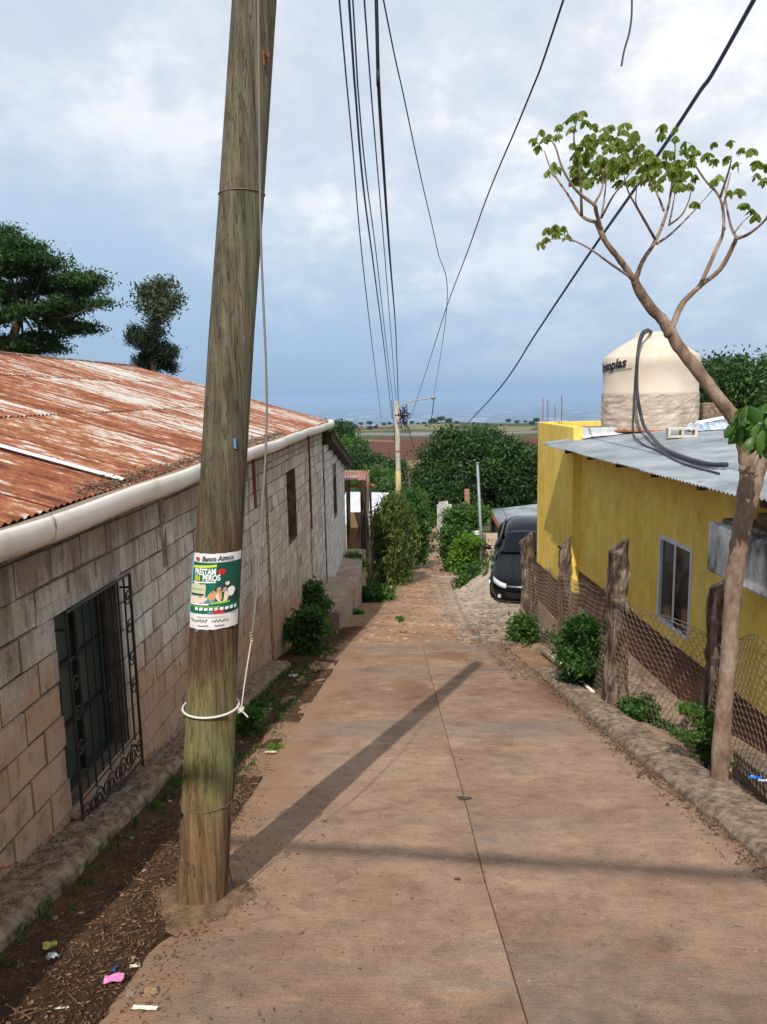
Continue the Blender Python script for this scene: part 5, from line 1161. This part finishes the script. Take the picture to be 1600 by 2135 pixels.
limb([(1366,498),(1337,447),(1311,401),(1300,360)],9,3,-.4); limb([(1337,447),(1326,420),(1330,380)],5,3); limb([(1385,440),(1366,395),(1335,350),(1318,322)],8,3,.3)
limb([(1394,470),(1420,450),(1436,420),(1444,385)],7,3,-.2); limb([(1396,465),(1404,425),(1412,375)],6,3,.3); limb([(1370,508),(1400,487),(1447,440),(1500,380)],9,3,.2)
limb([(1318,580),(1275,551),(1229,518),(1187,499),(1145,499)],8,3,-.3)
limb([(1460,596),(1489,530),(1509,479),(1502,414),(1470,375),(1441,330),(1430,310)],13,4,.3); limb([(1502,412),(1520,356),(1526,325)],9,3,-.2); limb([(1511,478),(1508,440),(1516,395),(1524,360)],8,4,.2)
limb([(1455,600),(1502,561),(1530,510),(1536,495)],14,12,-.2); limb([(1536,497),(1524,470),(1515,427),(1512,390)],10,4,.1); limb([(1534,498),(1561,488),(1597,457),(1612,420),(1640,380)],11,5,-.2); limb([(1532,485),(1550,462),(1570,445)],5,3,.2)
build('trunk',m,MAT['bark'],PT,smooth=True)
zc_=[(100,290),(150,230),(200,260),(260,200),(330,160),(350,210),(420,110),(375,125),(440,170),(250,260),(600,200),(680,190),(760,260),(230,440),(200,490),(265,470),(920,200),(1010,210),(1010,270),(920,250),(1070,310),(1110,330),(1260,310),(1360,300),(1430,350),(1500,350),(1210,380),(1260,420),(1350,400),(1400,440),(1290,520),(1250,550),(1360,620),(1410,610),(1540,430),(1530,510),(1580,540),(1590,450),(1460,700),(1500,740),(1530,770),(190,860),(240,840),(290,850),(320,900),(180,920),(140,950),(240,880),(1130,690),(130,330),(170,280)]
cl=[(1080+x*.325,200+y*.325,9) for x,y in zc_]
for _ in range(150):
    if rng.uniform()<.62: x,y=rng.uniform(1195,1352),rng.uniform(275,382); 
    else: x,y=rng.uniform(1345,1456),rng.uniform(315,388)
    if x<1215 and y<300: continue
    if x>1330 and y<300: continue
    cl.append((x,y,10))
cl+=[(1240,262,8),(1262,270,8),(1285,290,9),(1225,300,9),(1300,275,7)]
parts=[]
for (x,y,nl) in cl:
    c=atY(x,y,YT0+rng.uniform(-.45,.45)); k=nl; a=rng.uniform(0,6.28)+np.arange(k)*6.283/k+rng.uniform(-.2,.2,k)
    D=np.stack([np.cos(a)*.65,np.sin(a)*.65,-rng.uniform(.6,1.8,k)],1); D/=np.linalg.norm(D,axis=1,keepdims=True)
    sz=rng.uniform(.034,.064,k); C=c+D*(sz*.62)[:,None]+np.array((0,0,.02))
    parts.append(leaves6(C,D,sz,.50,tint=np.clip(rng.normal(.5,.22,k),0,1)))
build('crown',merge(parts),MAT['lplum'],PT)
parts=[]
for (x,y) in ((1560,842),(1580,850),(1545,858),(1598,838),(1550,895),(1575,905),(1598,890),(1536,880),(1590,918),(1566,870),(1612,860),(1620,900),(1582,880)):
    c=atY(x,y,4.5+rng.uniform(-.12,.12)); k=8; a=rng.uniform(0,6.28)+np.arange(k)*6.283/k
    D=np.stack([np.cos(a)*.6,np.sin(a)*.6,-rng.uniform(.5,1.3,k)],1); sz=rng.uniform(.08,.125,k); D/=np.linalg.norm(D,axis=1,keepdims=True)
    parts.append(leaves6(c+D*(sz*.6)[:,None],D,sz,.5,tint=np.clip(rng.normal(.5,.25,k),0,1)))
build('leaf_shoot',merge(parts),leafmat('leaf_shoot',(.035,.10,.018),(.085,.18,.03),.4,.4,(.13,.25,.05)),PT)
# ---------------------------------------------------------------- shack and sheds on the left beyond the annex
SH=thing('timber_shack','small open timber shack with rusty red sheet roof beyond the annex','shack',(-1.7,23.5,-6.1))
m=MB(); a,b,c,d=atY(712,1000,22.4),atY(764,1003,22.4),atY(771,982,24.6),atY(716,982,24.6)
m.grid([[a+(b-a)*u+((d+(c-d)*u)-(a+(b-a)*u))*v+np.array((0,0,.02*math.sin(u*60))) for v in (0,.5,1)] for u in np.linspace(0,1,50)]); build('roof',m,MAT['roof'],SH,solid=.015)
m=MB(); m.tube([atY(712,1014,22.5),atY(782,1012,22.5)],.05,6); build('beam',m,MAT['rust'],SH)
for (x,y0,y1,Y,w_) in ((757,1000,1180,22.5,13),(726,1000,1185,22.5,9),(767,985,1190,22.3,7),(772,1010,1200,24.3,5)):
    m=MB(); p=atY(x,y0,Y); q=atY(x+3,y1+10,Y); m.tube([p,(p+q)/2+rng.uniform(-.03,.03,3),q],w_*Y/FPX/2,7,wob=.1); build('post',m,MAT['wood'] if w_<10 else MAT['rafter'],SH)
m=MB(); a=atY(744,1068,24.5); b=atY(744,1185,24.5); m.box((a+b)/2,(.42,.05,abs(a[2]-b[2]))); build('board_panel',m,G('tan_board',(.20,.13,.07),(.32,.21,.12),3,ms=(1,1,.2),bs=.4),SH)
m=MB(); m.tube([atY(757,1062,22.2),atY(745,1130,22.2)],.035,6); build('leaning_stick',m,MAT['wood'],SH)
WS=thing('tin_shed','low shed with pale white sheet roof behind the timber shack','shed',(-2,32,-7.5))
a,b,c,d=atY(700,1092,30),atY(788,1098,30),atY(812,1028,33.5),atY(722,1026,33.5)
m=MB(); m.grid([[a+(b-a)*u+((d+(c-d)*u)-(a+(b-a)*u))*v+np.array((0,0,.02*math.sin(u*120))) for v in (0,.5,1)] for u in np.linspace(0,1,80)]); build('roof',m,G('white_zinc',(.50,.52,.55),(.66,.68,.72),2,bs=.1,rough=.5),WS,solid=.015)
m=MB(); q=[a,b,c,d]; lo=[p*np.array((1,1,0))+np.array((0,0,-8.2)) for p in q]; dz=np.array((0,0,-.05)); m.hexa(lo,[p+dz for p in q]); build('wall',m,MAT['found'],WS)
m=MB(); 
for k in range(7): m.box(atY(917+k*2.4,1092-k*1.0,33.0+k*.5)+np.array((.12*k*.2,0,0)),(.20,.02,1.7+.25*math.sin(k*2)),jit=.02)
tf=tag(build('tin_fence',m,G('tin',(.30,.30,.29),(.55,.54,.52),5,bs=.3,tint=.2)),'short row of upright grey tin panels on the right side of the far path','fence')
m=MB(); p=atY(974,1020,31); q=atY(975,1075,31); m.tube([p,q],.11,8); tag(build('timber_post',m,G('rust_post',(.30,.13,.08),(.42,.22,.14),5)),'reddish timber post standing in front of the mango tree trunk','post')
m=MB(); p=atY(855,985,38); q=atY(857,1055,38); m.tube([p,q],.09,8); tag(build('timber_post',m,MAT['wood']),'grey timber post right of the street light pole','post')
# ---------------------------------------------------------------- small things on the ground
def gp(px,py,dz=0.): 
    d=ray(px,py); t=1.0
    for _ in range(60):
        p=d*t; f=float(prof(p[1]))-p[2]; 
        t+= (0.6*( -f)/(abs(d[2])+.2)) if abs(f)>1e-4 else 0
        t=max(t,.5)
    return d*t+np.array((0,0,dz))
def flake(px,py,w,h,mat,name,label,cat,rot=0,hz=.01,crumple=.012,n=6):
    c=gp(px,py,hz); m=MB(); P=[]
    for i in range(n+1):
        row=[]
        for j in range(n+1):
            a,b=(i/n-.5)*w,(j/n-.5)*h; x=a*math.cos(rot)-b*math.sin(rot); y=a*math.sin(rot)+b*math.cos(rot)
            row.append(c+np.array((x,y,-.192*y+rng.uniform(0,crumple)+crumple)))
        P.append(row)
    m.grid(P); return tag(build(name,m,mat,solid=.002),label,cat)
def col(n,c,r=.5): return plain(n,c,r)
flake(240,2056,.075,.045,col('pink_foil',(.62,.20,.42)),'wrapper','crumpled pink wrapper on the litter left of the lane','wrapper',.3,.012,.016)
flake(303,2107,.095,.022,col('white_card',(.72,.70,.64)),'paper_strip','white paper strip lying at the bottom edge near the pink wrapper','paper',-.05,.008,.003)
flake(282,2021,.04,.022,col('cream_card',(.62,.58,.45)),'paper_scrap','small cream scrap of paper above the pink wrapper','paper',.3,.01,.004)
flake(240,2031,.010,.04,col('blue_plastic',(.02,.09,.38)),'plastic_stick','short blue plastic stick touching the pink wrapper','plastic',0,.02,.003)
flake(106,1988,.055,.04,col('yellow_foil',(.38,.36,.10)),'wrapper','crumpled yellow wrapper in the shaded dirt by the plinth','wrapper',.4,.01,.02)
flake(110,2011,.04,.035,col('silver_foil',(.35,.38,.42),.3),'wrapper','small silver wrapper next to the yellow one in the shade','wrapper',.9,.01,.02)
flake(130,2108,.05,.010,col('bone_white',(.6,.6,.55)),'splinter','thin white splinter at the bottom left','splinter',.2,.01,.002)
flake(10,1858,.07,.02,col('red_plastic',(.50,.03,.02)),'plastic_scrap','red plastic scrap on the plinth at the left edge','plastic',.6,.11,.01)
flake(565,1574,.09,.035,col('grey_paper',(.50,.47,.42)),'paper_scrap','grey paper scrap at the edge of the shade by the pole','paper',.1,.012,.01)
flake(612,1418,.11,.06,col('white_bag',(.55,.55,.54)),'plastic_bag','small white plastic bag in the shade below the wall weed','bag',.1,.015,.03)
flake(618,1352,.08,.06,col('white_cup',(.60,.60,.60)),'paper_cup','white crushed cup under the dark wall weed','cup',.3,.02,.04)
flake(1572,1682,.075,.05,col('blue_foil',(.01,.13,.50),.35),'wrapper','bright blue wrapper on the kerb at the right edge','wrapper',-.5,.17,.02)
flake(1588,1690,.05,.03,col('grey_foil',(.5,.55,.6),.35),'wrapper','pale silver wrapper beside the blue one on the kerb','wrapper',-.3,.17,.02)
c=gp(1345,1622,.012); m=MB(); m.tube(catmull([c+np.array((-.05,-.02,0)),c+np.array((-.035,.02,.012)),c+np.array((.01,.04,.018)),c+np.array((.045,.03,.012)),c+np.array((.055,.0,0))],5),[.009]*21,6); tag(build('seed_pod',m,MAT['litter']),'curled brown seed pod on the concrete beside the kerb','pod')
def stone(px,py,r,label,mat=None,dz=0,sq=.6):
    c=gp(px,py,dz); m=MB(); n1_,n2_=8,10; P=[]
    k=rng.uniform(.75,1.2,(n1_+1,n2_))
    for i in range(n1_+1):
        ph_=math.pi*i/n1_; P.append([c+r*np.array((math.sin(ph_)*math.cos(6.283*j/n2_),math.sin(ph_)*math.sin(6.283*j/n2_),math.cos(ph_)*sq+.2))*(k[i,j%n2_] if 0<i<n1_ else 1) for j in range(n2_+1)])
    m.grid(P); return tag(build('stone',m,mat or MAT['stone']),label,'stone')
stone(315,2072,.030,'round straw coloured stone beside the pink wrapper',G('straw_stone',(.20,.13,.07),(.34,.23,.13),20,bs=.6))
stone(272,2075,.020,'small brown stone between the pink wrapper and the straw coloured stone')
stone(1013,1303,.13,'grey brown loose stone on the rubble where the concrete lane ends')
stone(1090,1300,.07,'small loose stone on the rubble left of the farthest fence post')
stone(990,1245,.16,'reddish clod of earth at the foot of the cement pillar',MAT['redclay'],sq=.4)
m=MB(); a=gp(1128,1360,.05); b=gp(1237,1452,.05); m.tube([a,(a+b)/2+np.array((.0,0,.03)),b],.020,10); tag(build('plastic_pipe',m,MAT['pvc'],smooth=True),'off white plastic pipe lying along the kerb under the weeds','pipe')
flake(1213,1440,.05,.03,col('blue_cap',(.35,.45,.6)),'plastic_scrap','pale blue plastic scrap under the big bushy weed','plastic',.3,.08,.02)
# rubble on the drive and path
def rubble(n,fx,s0,s1,mt=None):
    m=MB()
    for _ in range(n):
        x,y=fx(); r=rng.uniform(s0,s1); z=float(gz(x,y)); k=rng.uniform(.7,1.2,8); R=Matrix.Rotation(rng.uniform(0,6.28),3,'Z')
        vs=[]
        for i in range(8): vs.append(np.array(R@Vector(((-1,1)[i&1]*k[i]*r,(-1,1)[i>>1&1]*k[i]*r*.8,(-.6,.35)[i>>2&1]*k[i]*r)))+np.array((x,y,z)))
        m.add(vs,[(0,2,3,1),(4,5,7,6),(0,1,5,4),(2,6,7,3),(0,4,6,2),(1,3,7,5)],float(rng.uniform(0,1)))
    o=build('rubble',m,mt or MAT['stone']); o['kind']='stuff'; return o
# litter of dry leaves, needles and twigs
def litter(n,fx,sz,name,label,mat,lift=.01,aspect=.3):
    C=[];
    for _ in range(n):
        x,y=fx(); C.append((x,y,float(gz(x,y))+lift+abs(rng.normal(0,.006))))
    C=np.array(C); D=rng.normal(size=(n,3)); D[:,2]*=.18
    o=build(name,leaves(C,D,sz*rng.uniform(.5,1.6,n),aspect),mat); o['kind']='stuff'; return o
litter(7000,lambda:(lambda y:(rng.normal(-1.28,.2)+.02*_h(0,y,3),y))(rng.uniform(1.6,5.2)),.017,'dry_leaf_litter','x',MAT['litter'],.008,.3)
litter(6000,lambda:(lambda y:(rng.uniform(-1.76,-1.1),y))(rng.uniform(1.6,9)),.018,'dry_leaf_litter','x',MAT['litter'],.008,.25)
def kerbfx():
    y=rng.uniform(2.5,12.5); return (float(rx(y))-abs(rng.normal(0,.07 if y<9 else .2)),y)
o=build('dry_leaf_litter',(lambda C:leaves(C,np.concatenate([rng.normal(size=(len(C),2)),rng.normal(size=(len(C),1))*.2],1),.03*rng.uniform(.5,1.5,len(C)),.25))(np.array([(x,y,float(prof(y))+.012) for x,y in (kerbfx() for _ in range(3600))])),MAT['litter']); o['kind']='stuff'
o=build('dry_leaf_litter',(lambda C:leaves(C,np.concatenate([rng.normal(size=(len(C),2)),rng.normal(size=(len(C),1))*.2],1),.022*rng.uniform(.5,1.5,len(C)),.25))(np.array([(x,y,float(prof(y))+.010) for x,y in ((rng.normal(-.75,.35),rng.uniform(1.7,4.2)) for _ in range(220))])),MAT['litter']); o['kind']='stuff'
litter(5000,lambda:(rng.uniform(-2.08,-1.82),rng.uniform(1.5,8)),.016,'dry_leaf_litter','x',MAT['litter'],.10,.3)
rubble(260,lambda:(rng.uniform(-1.1,1.8),rng.uniform(1.8,12)),.002,.007)
def footfx():
    a=rng.uniform(0,6.28); r=.135+abs(rng.normal(0,.07)); return (-1.07+r*math.cos(a),3.35+r*math.sin(a))
C=np.array([(x,y,max(float(gz(x,y)),float(prof(y)))+.006) for x,y in (footfx() for _ in range(900))]); D=rng.normal(size=C.shape); D[:,2]*=.25
o=build('dry_leaf_litter',leaves(C,D,.016*rng.uniform(.5,1.8,len(C)),.3),MAT['litter']); o['kind']='stuff'
C=np.array([(x,y,float(prof(y))+.008) for x,y in ((float(lx(y_))+abs(rng.normal(0,.11)),y_) for y_ in rng.uniform(1.6,9,2600))]); D=rng.normal(size=C.shape); D[:,2]*=.2
o=build('dry_leaf_litter',leaves(C,D,.014*rng.uniform(.5,1.8,len(C)),.3),MAT['litter']); o['kind']='stuff'
m=MB(); P=[]
for k in range(49):
    a=6.2832*k/48; w_=1+.35*math.sin(3*a)+.2*math.sin(7*a+1); P.append([(-1.065+r*math.cos(a),3.35+r*math.sin(a),float(prof(3.35+r*math.sin(a)))+h) for r,h in ((.10,.035),(.135,.03),(.135+.05*w_,.016),(.135+.12*w_,-.004))])
m.grid(P); o=build('dirt_mound',m,G('dirt_mound',(.12,.07,.04),(.28,.18,.11),14,bs=1,bd=.02),smooth=True); o['kind']='stuff'
# twigs
m=MB()
for _ in range(420):
    y=rng.uniform(1.7,5.5); x=rng.normal(-1.3,.2); a=rng.uniform(0,6.28); l=rng.uniform(.03,.12); z=float(gz(x,y))+.014
    if x<-1.75: continue
    m.tube([(x,y,z),(x+l*math.cos(a)*.5+rng.uniform(-.01,.01),y+l*math.sin(a)*.5,z+.008-.096*l*math.sin(a)),(x+l*math.cos(a),y+l*math.sin(a),z-.192*l*math.sin(a)+.004)],.0016,3,tint=float(rng.uniform(0,1)))
o=build('twig_litter',m,MAT['litter']); o['kind']='stuff'
# debris caught behind the gutter
n=2600; yy=rng.uniform(4.4,11.5,n); uu=np.abs(rng.normal(0,.055,n)); C=np.stack([XE+sl[0]*uu,yy,ZEE+sl[2]*uu+.012+rng.uniform(0,.035,n)],1)
o=build('gutter_debris',leaves(C,rng.normal(size=(n,3))*np.array((1,1,.4)),.035*rng.uniform(.5,1.5,n),.2),G('grey_litter',(.07,.05,.035),(.20,.15,.11),9,tint=.5,bs=0)); o['kind']='stuff'
rubble(1100,lambda:(lambda y:(rng.uniform(.7,2.4)+max(0,(y-14)*.14),y))(rng.uniform(12.3,19.5)),.012,.06)
rubble(1700,lambda:(lambda y:(float(pathc(y)+rng.uniform(-1,1)*pathw(y)),y))(rng.uniform(12.6,45)),.01,.05,MAT['stonewarm'])
rubble(900,lambda:(lambda y:(rng.uniform(2.2,3.1),y))(rng.uniform(4,14)),.008,.03)
rubble(160,lambda:(lambda y:(rng.uniform(-1.78,-1.1),y))(rng.uniform(2,12)),.004,.014)
# grass tufts at plinth
def tufts(n,fx,h,mat,name='grass'):
    C=[];D=[]
    for _ in range(n):
        x,y=fx(); z=float(gz(x,y))
        for q in range(7): C.append((x+rng.normal(0,.015),y+rng.normal(0,.015),z+h*.4)); D.append((rng.normal(0,.45),rng.normal(0,.45),1))
    o=build(name,leaves(np.array(C),np.array(D),h*rng.uniform(.6,1.3,len(C)),.12),mat); o['kind']='stuff'
tufts(160,lambda:(rng.normal(-1.74,.04),rng.uniform(2,10)),.06,MAT['lweed'])
tufts(260,lambda:(rng.uniform(-1.75,-1.3),rng.uniform(5,12)),.06,MAT['lweed'])
tufts(2600,lambda:(lambda y,s:(float(pathc(y)+s*(pathw(y)+.2+abs(rng.normal(0,.9)))),y))(rng.uniform(22,60),(-1,1)[int(rng.integers(2))]),.22,MAT['lfresh'])
# ---------------------------------------------------------------- haze: one closed box of even pale air
m=MB(); m.box((0,17000,-265),(90000,76000,560)); me_=build('haze',m,MAT['white']); me_['kind']='stuff'
hm=bpy.data.materials.new('haze_air'); hm.use_nodes=True; hn=hm.node_tree; hn.nodes.clear()
ho=nd(hn,'ShaderNodeOutputMaterial'); hv=nd(hn,'ShaderNodeVolumePrincipled'); hv.inputs['Color'].default_value=(.50,.71,1.0,1); hv.inputs['Density'].default_value=0.9e-4; hv.inputs['Anisotropy'].default_value=0
L(hn,hv.outputs[0],ho.inputs['Volume']); me_.data.materials.clear(); me_.data.materials.append(hm)
